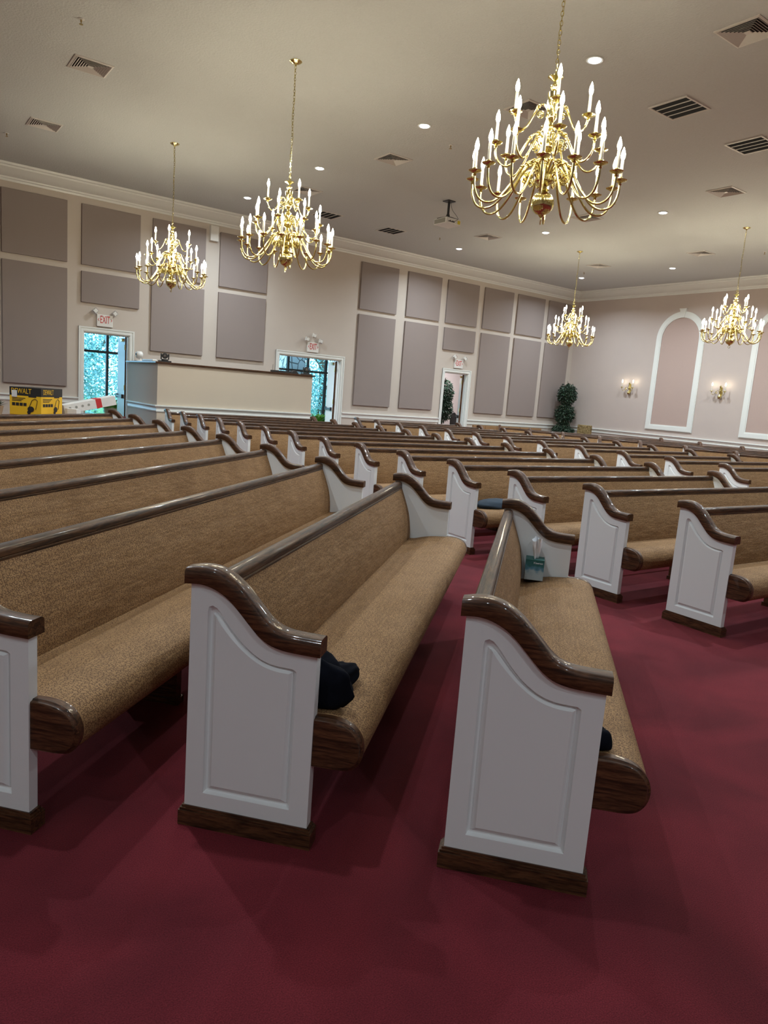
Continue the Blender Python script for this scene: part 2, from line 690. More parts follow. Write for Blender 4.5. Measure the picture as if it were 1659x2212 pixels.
wall_strip('trim_1', CROWN, 'b', XL, XW, 1, -1, MT['trim'])
wall_strip('trim_2', CROWN, 'r', YF, D, 1, -1, MT['trim'])
wall_strip('trim_3', CROWN, 'l', YF, D, 1, -1, MT['trim'])
wall_strip('trim_4', CROWN, 'f', XL, XW, 1, -1, MT['trim'])
segs = [(XL, 3.69, 1, 0), (4.85, 4.735, 0, 0), (8.31, 8.345, 0, 0), (10.39, 13.81, 0, 0), (14.945, XW, 0, -1)]
k_ = 5
for a, b_, m0, m1 in segs:
    if b_ - a < 0.1:
        continue
    wall_strip('trim_%d' % k_, RAIL, 'b', a, b_, m0, m1, MT['trim'])
    k_ += 1
wall_strip('trim_%d' % k_, RAIL, 'r', YF, D, 1, -1, MT['trim'])
k_ += 1
wall_strip('baseboard_back', BASE, 'b', XL, 3.69, 1, 0, MT['trim'])
wall_strip('baseboard_back', BASE, 'b', 10.39, 13.81, 0, 0, MT['trim'])
wall_strip('baseboard_back', BASE, 'b', 14.945, XW, 0, -1, MT['trim'])
wall_strip('baseboard_right', BASE, 'r', YF, D, 1, -1, MT['trim'])

# door casings (stepped profile) as trim
for a, b_, t in DOORS:
    mb = MB()
    cw = 0.102
    for lay, (w0, w1, th) in enumerate(((0.0, cw, 0.016), (0.012, cw * 0.55, 0.024), (cw - 0.028, cw, 0.032))):
        mb.box((a - w1, D - th, 0), (a - w0, D, t + w1))
        mb.box((b_ + w0, D - th, 0), (b_ + w1, D, t + w1))
        mb.box((a - w0, D - th, t + w0), (b_ + w0, D, t + w1))
    # jamb lining and stop
    mb.box((a - 0.012, D, 0), (a + 0.012, D + 0.17, t))
    mb.box((b_ - 0.012, D, 0), (b_ + 0.012, D + 0.17, t))
    mb.box((a, D, t - 0.014), (b_, D + 0.17, t + 0.01))
    mb.box((a + 0.012, D + 0.05, 0), (a + 0.028, D + 0.09, t - 0.014))
    mb.box((b_ - 0.028, D + 0.05, 0), (b_ - 0.012, D + 0.09, t - 0.014))
    mb.box((a + 0.012, D + 0.05, t - 0.03), (b_ - 0.012, D + 0.09, t - 0.014))
    struct(put('trim_%d' % k_, mb.mesh('door_casing', MT['trim'])))
    k_ += 1

# ------------------------------------------------------------------ lobby and outdoors
YL = 19.5
struct(bxm('lobby_floor', (1.5, D + 0.15, -0.2), (19.6, 20.0, 0.0), MT['lobfloor']))
struct(bxm('lobby_ceiling', (1.5, D + 0.15, 3.2), (19.6, YL + 0.15, 3.3), MT['ceiling']))
struct(bxm('wall_lobby', (14.2, YL, 0), (19.6, YL + 0.15, 3.2), MT['lobwall']))
mb = MB().box((14.2, YL - 0.03, 0.84), (19.6, YL, 0.93)).box((14.2, YL - 0.02, 0), (19.6, YL, 0.14))
struct(put('trim_%d' % k_, mb.mesh('lobby_rail', MT['trim'])))
k_ += 1
struct(bxm('wall_lobby_left', (1.35, D + 0.15, 0), (1.5, YL + 0.15, 3.2), MT['lobwall']))
struct(bxm('wall_lobby_right', (19.6, D + 0.15, 0), (19.75, YL + 0.15, 3.2), MT['lobwall']))
VM = [1.5, 2.8, 3.95, 5.07, 6.3, 7.55, 8.8, 10.31, 10.99, 11.64, 12.9, 14.2]
for i in range(len(VM) - 1):
    a, b_ = VM[i], VM[i + 1]
    fr = MB()
    fr.box((a - 0.03, YL, 0.0), (a + 0.03, YL + 0.09, 3.2))
    if i == len(VM) - 2:
        fr.box((b_ - 0.03, YL, 0.0), (b_ + 0.03, YL + 0.09, 3.2))
    for z0, z1 in ((0.0, 0.10), (2.00, 2.06), (3.12, 3.2)):
        fr.box((a + 0.03, YL, z0), (b_ - 0.03, YL + 0.09, z1))
    w = struct(put('window_%d' % (i + 1), fr.mesh('window_frame', MT['mullion'])))
    bxm('glass_pane', (a + 0.03, YL + 0.04, 0.1), (b_ - 0.03, YL + 0.048, 3.12), MT['glass'], w)
struct(bxm('ground', (-20, 19.7, -0.6), (45, 60, -0.25), MT['grass']))
tag(bxm('stone_column', (10.70, 20.3, -0.3), (11.34, 20.95, 3.6), MT['stone']), 'flagstone column outside the windows behind the double doorway', 'column')


for lx, lb in ((15.6, 'added unseen ceiling light in the lobby behind the right doorway'), (8.0, 'added unseen ceiling light in the lobby near the double doorway')):
    t = thing('recessed_light', lb, 'ceiling light', (lx, 18.0, 3.199))  # unseen lobby lights, added to brighten the view through the doorways
    put('rim', MB().lathe([(0, 0.0), (0.10, 0.0), (0.10, -0.008), (0.08, -0.010), (0, -0.010)], 24).mesh('rim', MT['trim'], 40), t)
    put('lens', MB().lathe([(0, -0.010), (0.075, -0.010), (0.07, -0.018), (0, -0.020)], 24).mesh('lens', MT['lens'], 40), t)
    ld = bpy.data.lights.new('lobby_fill_lamp', 'AREA')
    ld.shape = 'DISK'
    ld.size = 0.15
    ld.energy = 90
    ld.color = (0.92, 0.95, 1.0)
    lo = bpy.data.objects.new('lobby_fill_lamp', ld)
    COL.objects.link(lo)
    lo.parent = t
    lo.location = (0, 0, -0.03)


def leaf_mesh(blobs, n, size, seed, mat, hang=0.0, shell=0.55, long=2.2):
    rnd = random.Random(seed)
    mb = MB()
    tot = sum(b[3] * b[4] * b[5] for b in blobs) ** (1.0)
    for bx_ in blobs:
        cx, cy, cz, rx, ry, rz = bx_
        k = int(n * (rx * ry * rz) / tot)
        for _ in range(k):
            while True:
                p = Vector((rnd.uniform(-1, 1), rnd.uniform(-1, 1), rnd.uniform(-1, 1)))
                if shell < p.length <= 1:
                    break
            q = Vector((cx + p.x * rx, cy + p.y * ry, cz + p.z * rz))
            d = Vector((p.x + rnd.gauss(0, 0.5), p.y + rnd.gauss(0, 0.5), p.z * 0.3 - hang + rnd.gauss(0, 0.5)))
            if d.length < 1e-3:
                continue
            d.normalize()
            sd = d.cross(Vector((rnd.gauss(0, 1), rnd.gauss(0, 1), rnd.gauss(0, 1))))
            if sd.length < 1e-3:
                continue
            sd.normalize()
            L = size * rnd.uniform(0.7, 1.3)
            w = L / long
            nn = d.cross(sd) * w * 0.18
            b = mb.add([q, q + d * L * 0.45 + sd * w * 0.5 + nn, q + d * L, q + d * L * 0.45 - sd * w * 0.5 + nn])
            mb.face([b, b + 1, b + 2])
            mb.face([b, b + 2, b + 3])
    me = bpy.data.meshes.new('foliage')
    me.from_pydata(mb.v, [], mb.f)
    me.materials.append(mat)
    me.update()
    return me


# trees outdoors, seen through the open doors
rt = random.Random(5)
TREES_ = [(5.6, 26.5, 3.1, 'bushy tree outside, seen through the left doorway'),
         (9.0, 29.0, 3.6, 'tall tree outside, between the left and the double doorway'),
         (13.0, 27.0, 3.3, 'bushy tree outside, seen at left through the double doorway'),
         (16.8, 28.5, 3.4, 'bushy tree outside, seen at right through the double doorway'),
         (21.0, 30.0, 3.6, 'tree outside beyond the lobby wall')]
for i, (x, y, r, lb) in enumerate(TREES_):
    t = thing('leafy_tree', lb, 'tree', (x, y, -0.25))
    bl = []
    for k in range(16):
        a = rt.uniform(0, 2 * pi)
        q = rt.uniform(0, r * 0.4)
        rr = rt.uniform(0.7, 1.25)
        bl.append((q * cos(a), q * sin(a) * 0.6, rt.uniform(0.9, 9.0), rr, rr, rr))
    put('crown', leaf_mesh(bl, 17000, 0.12, 100 + i, MT['leaf_t'], 0.2, 0.4), t)
    tr = MB().tube([(0, 0, -0.3), (0.1, 0, 1.5), (0, 0.1, 3.5), (0.1, 0, 5.5)], [0.22, 0.18, 0.14, 0.07], 8)
    for k in range(5):
        a = k * 1.3
        tr.tube([(0, 0, 1.6 + k * 0.6), (cos(a) * 1.0, sin(a) * 0.8, 2.6 + k * 0.6), (cos(a) * 1.7, sin(a) * 1.2, 3.5 + k * 0.6)], [0.09, 0.06, 0.03], 6)
    put('trunk', tr.mesh('trunk', MT['bark'], 60), t)
hedge = put('hedge', leaf_mesh([(x, 0, z, 1.7, 1.0, 1.5) for x in range(-2, 30, 2) for z in (0.9, 3.0, 5.2, 7.4)], 40000, 0.15, 77, MT['leaf_t'], 0, 0.3), None, (3, 33, 0))
tag(hedge, 'long dense hedge far behind the trees outside', 'hedge')


def blade_plant(name, label, loc, n, L, potr, poth, seed, mat=None):
    rnd = random.Random(seed)
    t = thing(name, label, 'plant', loc)
    put('pot', MB().lathe([(0, 0), (potr * 0.7, 0), (potr, poth * 0.9), (potr * 1.06, poth), (potr * 0.9, poth), (potr * 0.85, poth * 0.85), (0, poth * 0.85)], 20).mesh('pot', MT['pot'], 40), t)
    mb = MB()
    for _ in range(n):
        a = rnd.uniform(0, 2 * pi)
        el = rnd.uniform(0.5, 1.35)
        l = L * rnd.uniform(0.6, 1.1)
        w = l * rnd.uniform(0.12, 0.2)
        d = Vector((cos(a), sin(a), 0))
        s = Vector((-sin(a), cos(a), 0))
        rows = []
        for k in range(6):
            t_ = k / 5
            p = d * (l * t_ * cos(el)) + Vector((0, 0, poth * 0.85 + l * sin(el) * (t_ - 0.45 * t_ * t_)))
            ww = w * sin(pi * min(1, 0.12 + t_ * 0.88)) * 0.5
            rows.append((p + s * ww, p + Vector((0, 0, -ww * 0.3)), p - s * ww))
        for k in range(5):
            b = mb.add(list(rows[k]) + list(rows[k + 1]))
            mb.face([b, b + 1, b + 4, b + 3])
            mb.face([b + 1, b + 2, b + 5, b + 4])
    put('foliage', mb.mesh('foliage', mat or MT['leaf_m'], 60), t)
    return t


blade_plant('potted_plant', 'broad leafed green plant at the right in the left doorway', (5.02, 18.8, 0), 60, 0.56, 0.2, 0.66, 3)
blade_plant('potted_plant', 'feathery green plant at the left in the left doorway', (4.22, 19.0, 0), 70, 0.46, 0.2, 0.66, 4)
blade_plant('potted_plant', 'green plant in a pot in the double doorway', (10.95, 18.7, 0), 60, 0.75, 0.2, 0.45, 6)


def ficus(label, loc, blobs, n, seed):
    t = thing('ficus_tree', label, 'plant', loc)
    put('pot', MB().lathe([(0, 0), (0.15, 0), (0.2, 0.3), (0.215, 0.32), (0.18, 0.32), (0.17, 0.28), (0, 0.28)], 20).mesh('pot', MT['pot'], 40), t)
    tr = MB()
    for k in range(3):
        p = [(0.03 * cos(k * 2.1 + z * 6), 0.03 * sin(k * 2.1 + z * 6), 0.28 + z * (blobs[-1][2] - 0.28)) for z in [i / 10 for i in range(11)]]
        tr.tube(p, 0.016, 6)
    put('trunk', tr.mesh('trunk', MT['bark'], 60), t)
    put('foliage', leaf_mesh(blobs, n, 0.085, seed, MT['leaf_d'], 0.6, 0.3, 2.4), t)
    return t


ficus('tall dark green topiary ficus with three leafy tiers in the room corner', (18.82, 15.98, 0), [(-0.02, 0, 0.72, 0.36, 0.34, 0.30), (0, 0, 1.33, 0.29, 0.29, 0.36), (0.02, 0, 1.98, 0.30, 0.28, 0.36)], 5200, 9)
ficus('bushy ficus tree in the lobby behind the right doorway', (15.72, 18.6, 0), [(0, 0, 1.2, 0.34, 0.3, 0.45), (0, 0, 1.75, 0.32, 0.3, 0.45)], 3800, 11)
# black iron-backed chair in the lobby
t = thing('iron_chair', 'black chair with an oval back in the lobby behind the right doorway', 'chair', (16.42, 18.55, 0), 0.3)
put('seat', MB().lathe([(0, 0.43), (0.2, 0.43), (0.22, 0.45), (0.2, 0.48), (0, 0.49)], 24).mesh('seat', MT['black'], 40), t)
ov = [(0.2 * cos(a), 0.19, 0.78 + 0.30 * sin(a)) for a in [2 * pi * k / 24 for k in range(24)]]
bk = MB().tube(ov, 0.014, 6, True)
b_i = bk.add([(q[0] * 0.95, 0.19, 0.78 + (q[2] - 0.78) * 0.95) for q in ov] + [(q[0] * 0.95, 0.20, 0.78 + (q[2] - 0.78) * 0.95) for q in ov])
bk.face([b_i + k for k in range(24)])
bk.face([b_i + 24 + k for k in range(24)])
put('backrest', bk.mesh('backrest', MT['black'], 40), t)
for sx in (-1, 1):
    for sy in (-1, 1):
        put('leg', MB().tube([(sx * 0.15, sy * 0.15, 0.44), (sx * 0.2, sy * 0.2, 0)], 0.012, 6).mesh('leg', MT['black'], 40), t)

# door leaves, standing open into the lobby
def door_leaf(n, hx, yy, w, h, ang, mat_face):
    o = struct(bxm('door_%d' % n, (-w, 0.0, 0.01), (0, 0.045, h), mat_face, None, 0, (hx, yy, 0), (0, 0, ang)))
    bxm('edge_band', (-0.003, -0.002, 0.01), (0.003, 0.047, h), MT['door_oak'], o)
    for z in (0.25, 1.15, h - 0.28):
        hm = MB().box((-0.02, -0.006, z), (0.03, 0.003, z + 0.11)).tube([(0.008, -0.008, z - 0.005), (0.008, -0.008, z + 0.115)], 0.008, 8)
        put('hinge', hm.mesh('hinge', MT['brass']), o)
    bar = MB().box((-w + 0.06, -0.05, 0.98), (-0.12, -0.03, 1.03)).box((-w + 0.06, -0.05, 0.96), (-w + 0.12, 0.0, 1.05)).box((-0.16, -0.05, 0.96), (-0.1, 0.0, 1.05))
    put('push_bar', bar.mesh('push_bar', MT['mullion']), o)
    cl = MB().box((-0.35, -0.05, h - 0.09), (-0.12, 0.0, h - 0.03)).box((-0.3, -0.07, h - 0.045), (-0.05, -0.05, h - 0.035))
    put('door_closer', cl.mesh('door_closer', MT['brass_dark']), o)
    return o


door_leaf(1, 4.715, D + 0.19, 0.92, 2.32, radians(-96), MT['offwhite'])
door_leaf(2, 10.225, D + 0.19, 0.90, 2.28, radians(-109), MT['offwhite'])
door_leaf(3, 14.79, D + 0.19, 0.88, 2.28, radians(-127), MT['offwhite'])

# ------------------------------------------------------------------ acoustic panels
PT, S1, S2, PB, PB2, PM = 4.915, 3.704, 3.576, 1.161, 2.072, 2.942
PAN = [(2.245, 3.453, PB), (3.730, 4.936, PM), (5.202, 6.419, PB2), (6.768, 7.993, PB2), (10.724, 11.942, PB), (12.279, 13.486, PB),
       (13.728, 14.949, PM), (15.187, 16.407, PB), (16.610, 17.835, PB), (18.037, 19.20, PB)]
WHERE = ['in the column at the far left edge', 'in the column above the left doorway', 'in the left column behind the sound booth',
         'in the right column behind the sound booth', 'in the first column right of the double doorway', 'in the column just left of the right doorway',
         'in the column above the right doorway', 'in the first column right of the right doorway', 'in the second column right of the right doorway',
         'in the column nearest the room corner']
for (a, b_, zb), wh in zip(PAN, WHERE):
    for up, z0, z1 in ((True, S1, PT), (False, zb, S2)):
        o = bxm('acoustic_panel', (0, 0, 0), (b_ - a, 0.05, z1 - z0), MT['panel'], None, 0.006, (a, D - 0.052, z0))
        shp = 'upper square' if up else ('lower short' if zb == PM else 'lower tall')
        tag(o, 'mauve fabric wall panel, %s one %s' % (shp, wh), 'wall panel', 'upper acoustic panels' if up else 'lower acoustic panels')
sp = thing('wall_speaker', 'white rectangular speaker high on the wall between two panels', 'speaker', (6.605, D, 4.68))
bxm('cabinet', (-0.1, -0.09, 0), (0.1, 0, 0.34), MT['offwhite'], sp, 0.008)
bxm('speaker_grille', (-0.09, -0.095, 0.01), (0.09, -0.088, 0.33), MT['cardwhite'], sp, 0.002)

# ------------------------------------------------------------------ exit signs
def exit_sign(x, z, lab, extra=False, text='EXIT'):
    t = thing('exit_sign', lab, 'exit sign', (x, D, z), 0, 'exit signs above the doorways')
    bxm('housing', (-0.165, -0.05, -0.125), (0.165, 0, 0.125), MT['cardwhite'], t, 0.006)
    le = put('lettering', text_mesh(text, 0.20, MT['red'], 0.002), t, (0, -0.053, 0.015), (pi / 2, 0, 0))
    le.scale = (0.50, 1.12, 1)
    ar = MB()
    for s in (-1, 1):
        ar.poly_prism([(s * 0.125, 0.045), (s * 0.15, 0.015), (s * 0.125, -0.015), (s * 0.119, -0.009), (s * 0.137, 0.015), (s * 0.119, 0.039)], -0.055, -0.049)
    put('arrow', ar.mesh('arrow', MT['red']), t)
    heads = [(-0.20, 0.19), (0.20, 0.175)] + ([(0.0, 0.30)] if extra else [])
    for hx, hz in heads:
        h = MB()
        M_ = Matrix.Translation((hx, -0.08, hz)) @ Matrix.Rotation(radians(45 if not extra else 12), 4, 'Y')
        h.box((-0.05, -0.03, -0.05), (0.05, 0.03, 0.05), M_)
        lm = put('lamp_head', h.mesh('lamp_head', MT['cardwhite']), t, bevel=0.006)
        r = MB()
        rg = []
        for q, dpt in ((0.044, -0.034), (0.02, -0.020), (0.008, -0.02)):
            rg.append([M_ @ Vector((q * a, dpt, q * c)) for a, c in ((-1, -1), (1, -1), (1, 1), (-1, 1))])
        r.rings(rg, False, True)
        put('reflector', r.mesh('reflector', MT['chrome']), lm)
        put('bracket', MB().tube([(hx, -0.055, hz - 0.03), (hx * 0.72, -0.03, 0.11 if hz < 0.25 else hz - 0.07)], 0.012, 8).mesh('bracket', MT['cardwhite'], 50), t)
    return t


exit_sign(4.215, 2.604, 'exit sign with red letters and two square lamps over the left doorway')
exit_sign(9.38, 2.558, 'exit sign with three emergency lamps over the double doorway', True)
exit_sign(14.39, 2.57, 'exit sign with red letters and two lamps over the right doorway')

# ------------------------------------------------------------------ arched frames on the right wall
def arch(yc, label):
    t = thing('arched_wall_frame', label, 'wall moulding', (XW, yc, 0), 0, 'arched white frames on the right wall')
    ro, ri, zs = 0.778, 0.605, 3.78
    zo, zi = 1.075, 1.24

    def loop(r, zb):
        p = [(-r, zb), (r, zb)]
        p += [(r * cos(pi * k / 28), zs + r * sin(pi * k / 28)) for k in range(29)]
        return p
    O, I = loop(ro, zo), loop(ri, zi)
    mb = MB()
    for x0, x1, O_, I_ in ((-0.028, 0.0, O, I), (-0.038, -0.028, loop(ro - 0.02, zo + 0.02), loop(ri + 0.03, zi - 0.03))):
        a = mb.add([(x0, p[0], p[1]) for p in O_])
        b = mb.add([(x0, p[0], p[1]) for p in I_])
        c = mb.add([(x1, p[0], p[1]) for p in O_])
        d = mb.add([(x1, p[0], p[1]) for p in I_])
        n = len(O_)
        for i in range(n):
            k = (i + 1) % n
            mb.face([a + i, a + k, b + k, b + i])
            mb.face([a + i, c + i, c + k, a + k])
            mb.face([b + i, b + k, d + k, d + i])
    put('frame', mb.mesh('frame', MT['trim'], 30), t)
    pn = MB()
    b = pn.add([(-0.012, p[0], p[1]) for p in I] + [(0, p[0], p[1]) for p in I])
    pn.face([b + i for i in range(len(I))])
    put('inset_panel', pn.mesh('inset_panel', MT['niche']), t)
    ks = MB().poly_prism([(-0.06, zs + 0.60), (0.06, zs + 0.60), (0.10, zs + 0.845), (-0.10, zs + 0.845)], -0.06, 0.0, 'x').poly_prism([(-0.112, zs + 0.835), (0.112, zs + 0.835), (0.112, zs + 0.86), (-0.112, zs + 0.86)], -0.07, 0.0, 'x')
    put('keystone', ks.mesh('keystone', MT['trim']), t)


arch(12.54, 'white arched frame with keystone on the rose wall, between the two sconces')
arch(9.58, 'white arched frame on the rose wall, cut off by the right edge')

# ------------------------------------------------------------------ brass lamps
def shape_arm(pts, rad, beads, curl=None):
    mb = MB()
    p = catmull([(a, 0, z) for a, z in pts], 6)
    mb.tube(p, rad, 8)
    for bi in beads:
        i = int(bi * (len(p) - 1))
        d = (p[min(i + 1, len(p) - 1)] - p[i - 1]).normalized()
        for off, br in ((-0.014, 1.5), (0, 2.1), (0.014, 1.5)):
            c = p[i] + d * off
            mb.tube([c - d * 0.006, c - d * 0.003, c + d * 0.003, c + d * 0.006], [rad * 1.0, rad * br, rad * br, rad * 1.0], 8)
    if curl:
        (cx, cz, cr, dirn) = curl
        q = []
        for k in range(22):
            a = k / 21 * 3.1 * pi
            r = cr * (1 - 0.75 * k / 21)
            q.append((cx + dirn * r * cos(a), 0, cz + r * sin(a)))
        mb.tube(q, [rad * 0.8] * 21 + [rad * 1.5], 6)
    return mb.mesh('arm', MT['brass'], 60)


ARM = {
    'low': shape_arm([(0.03, .33), (0.06, .40), (0.11, .452), (0.165, .435), (0.22, .36), (0.29, .245), (0.37, .15), (0.45, .118), (0.52, .145), (0.556, .22), (0.563, .305)], 0.0092, (0.36,), (0.155, .335, 0.036, 1)),
    'mid': shape_arm([(0.025, .59), (0.05, .64), (0.09, .668), (0.135, .64), (0.18, .57), (0.235, .475), (0.30, .415), (0.36, .43), (0.398, .485), (0.405, .55)], 0.0085, (0.36,), (0.11, .575, 0.034, 1)),
    'top': shape_arm([(0.02, .80), (0.04, .85), (0.075, .878), (0.11, .85), (0.145, .78), (0.18, .715), (0.22, .695), (0.258, .725), (0.278, .785)], 0.008, (0.36,), (0.085, .80, 0.03, 1)),
}
PAN_ME = MB().lathe([(0.008, -0.03), (0.014, -0.022), (0.009, -0.012), (0.02, -0.006), (0.046, 0.003), (0.052, 0.010), (0.046, 0.011), (0.03, 0.006), (0.02, 0.006), (0.019, 0.026), (0.015, 0.03), (0, 0.03)], 20).mesh('drip_pan', MT['brass'], 50)
CAN_ME = MB().lathe([(0.0118, 0.0), (0.0118, 0.125), (0.010, 0.129), (0, 0.129)], 12).mesh('candle_sleeve', MT['candle'], 40)
BULB_ME = MB().lathe([(0.008, 0.0), (0.012, 0.008), (0.0165, 0.024), (0.0165, 0.038), (0.012, 0.060), (0.005, 0.082), (0.001, 0.092)], 10).mesh('flame_bulb', MT['bulb'], 60)

CR = 0.088
cprof = [(0, 0.052), (0.012, 0.056), (0.02, 0.066)]
for k in range(1, 12):
    a = -pi / 2 + pi * k / 12
    cprof.append((CR * cos(a), 0.158 + CR * sin(a)))
cprof += [(0.03, 0.246), (0.045, 0.256), (0.03, 0.264), (0.022, 0.285), (0.062, 0.305), (0.078, 0.318), (0.080, 0.352), (0.062, 0.362), (0.035, 0.375), (0.022, 0.42), (0.03, 0.455), (0.042, 0.475), (0.026, 0.5), (0.02, 0.53),
          (0.048, 0.552), (0.056, 0.566), (0.056, 0.600), (0.042, 0.612), (0.022, 0.63), (0.018, 0.665), (0.034, 0.69), (0.04, 0.705), (0.022, 0.722), (0.018, 0.75),
          (0.036, 0.772), (0.044, 0.784), (0.044, 0.812), (0.03, 0.83), (0.016, 0.85), (0.022, 0.868), (0.036, 0.895), (0.044, 0.935), (0.046, 0.958), (0.03, 0.962), (0.014, 0.975), (0.03, 0.995), (0.034, 1.008), (0.014, 1.022), (0.012, 1.04), (0.03, 1.052), (0.058, 1.066), (0.058, 1.074), (0.02, 1.078), (0.012, 1.095), (0, 1.1)]
COLUMN_ME = MB().lathe([p for p in cprof if p[1] > 0.262 or p[1] < 0.04] and [(0, 0.262)] + [p for p in cprof if p[1] > 0.262], 24).mesh('column', MT['brass'], 45)
BALL_ME = MB().lathe([p for p in cprof if p[1] <= 0.264] + [(0, 0.266)], 48, ribs=0.035).mesh('ribbed_ball', MT['brass'], 60)
RING_ME = MB().tube([(0.027 * cos(a), 0.0, 0.030 + 0.027 * sin(a)) for a in [2 * pi * k / 20 for k in range(20)]], 0.0045, 6, True).mesh('finial_ring', MT['brass'], 60)
TOPRING_ME = MB().tube([(0.03 * cos(a), 0.0, 1.125 + 0.03 * sin(a)) for a in [2 * pi * k / 20 for k in range(20)]], 0.0045, 6, True).mesh('top_ring', MT['brass'], 60)
CANOPY_ME = MB().lathe([(0, 0.0), (0.075, 0.0), (0.075, -0.006), (0.066, -0.010), (0.06, -0.018), (0.03, -0.032), (0.016, -0.036), (0.012, -0.05), (0, -0.052)], 28).mesh('ceiling_canopy', MT['brass'], 45)


def chandelier(x, y, z0, ang, label, first=[None]):
    if first[0] is None:
        t = thing('chandelier', label, 'chandelier', (0, 0, 0), 0, 'brass candle chandeliers')
        put('column', COLUMN_ME, t)
        put('ribbed_ball', BALL_ME, t)
        put('finial_ring', RING_ME, t)
        put('top_ring', TOPRING_ME, t)
        for key, n, off, rr, cz in (('low', 16, 0.0, 0.563, 0.305), ('mid', 8, radians(-33), 0.405, 0.55), ('top', 4, radians(9), 0.278, 0.785)):
            for k in range(n):
                a = put('arm', ARM[key], t, (0, 0, 0), (0, 0, off + 2 * pi * k / n))
                put('drip_pan', PAN_ME, a, (rr, 0, cz + 0.02))
                put('candle_sleeve', CAN_ME, a, (rr, 0, cz + 0.045))
                put('flame_bulb', BULB_ME, a, (rr, 0, cz + 0.174))
        first[0] = t
    else:
        t = dup(first[0], label)
    t.location = (x, y, z0)
    t.rotation_euler = (0, 0, ang)
    # chain to the ceiling plate
    ch = MB()
    z = 1.15
    k = 0
    top = ZC - 0.05 - z0
    while z < top:
        r = 0.011
        h = 0.020
        pts = []
        for q in range(10):
            a = 2 * pi * q / 10
            u_, w_ = r * cos(a), h * sin(a)
            pts.append((u_, 0, z + w_) if k % 2 == 0 else (0, u_, z + w_))
        ch.tube(pts, 0.0026, 4, True)
        z += 0.033
        k += 1
    wire = [(0.012 * sin(i * 0.9), 0.012 * cos(i * 0.7), 1.1 + (top - 1.1) * i / 24) for i in range(25)]
    ch.tube(wire, 0.002, 4)
    put('chain', ch.mesh('chain', MT['brass'], 60), t)
    put('ceiling_canopy', CANOPY_ME, t, (0, 0, ZC - z0))
    return t


def faceang(x, y, d):
    return atan2(-y, -x) + radians(d)


chandelier(4.335, 4.145, 2.888, faceang(4.335, 4.145, -3), 'largest and nearest brass candle chandelier, at the top right')
chandelier(4.31, 8.375, 2.906, faceang(4.31, 8.375, 16), 'middle-sized brass chandelier left of the centre, second in its row')
chandelier(4.30, 12.555, 2.945, faceang(4.3, 12.555, -20), 'brass chandelier at the left, in front of the mauve wall panels')
chandelier(14.40, 12.34, 2.972, faceang(14.4, 12.34, 43), 'smallest and farthest brass chandelier, near the room corner')
chandelier(14.45, 8.18, 2.972, faceang(14.45, 8.18, 41), 'small brass chandelier at the right, in front of the arched frames')
chandelier(14.45, 4.0, 2.95, 0.4, 'added brass chandelier, unseen beyond the right edge of the picture')  # out of view, added for its light, continuing the row


SB_ME = BULB_ME.copy()
SB_ME.materials[0] = MT['bulb_small']


def sconce(y, label):
    t = thing('wall_sconce', label, 'wall light', (XW, y, 2.12), 0, 'two-candle brass sconces')
    bp = MB().lathe([(0, 0), (0.03, 0.0), (0.045, 0.02), (0.05, 0.05), (0.042, 0.08), (0.02, 0.1), (0.014, 0.14), (0.028, 0.17), (0.02, 0.21), (0.026, 0.25), (0.018, 0.29), (0.03, 0.33), (0.012, 0.36), (0, 0.37)], 20, (-0.055, 0, -0.02))
    put('stem', bp.mesh('stem', MT['brass'], 45), t)
    bb = MB().box((-0.03, -0.04, 0.02), (0.0, 0.04, 0.30))
    put('backplate', bb.mesh('backplate', MT['brass']), t, bevel=0.01)
    am = shape_arm([(0.01, .13), (0.04, .185), (0.08, .20), (0.115, .15), (0.145, .095), (0.185, .085), (0.215, .12), (0.22, .16)], 0.006, (0.4,), (0.085, 0.13, 0.025, 1))
    for s in (-1, 1):
        a = put('arm', am, t, (-0.055, 0, 0), (0, 0, pi + s * radians(62)))
        put('drip_pan', PAN_ME, a, (0.22, 0, 0.175))
        put('candle_sleeve', CAN_ME, a, (0.22, 0, 0.20))
        b = put('flame_bulb', SB_ME, a, (0.22, 0, 0.329))


sconce(14.04, 'two-candle brass sconce near the room corner, left of the arched frame')
sconce(11.05, 'two-candle brass sconce between the two arched frames')

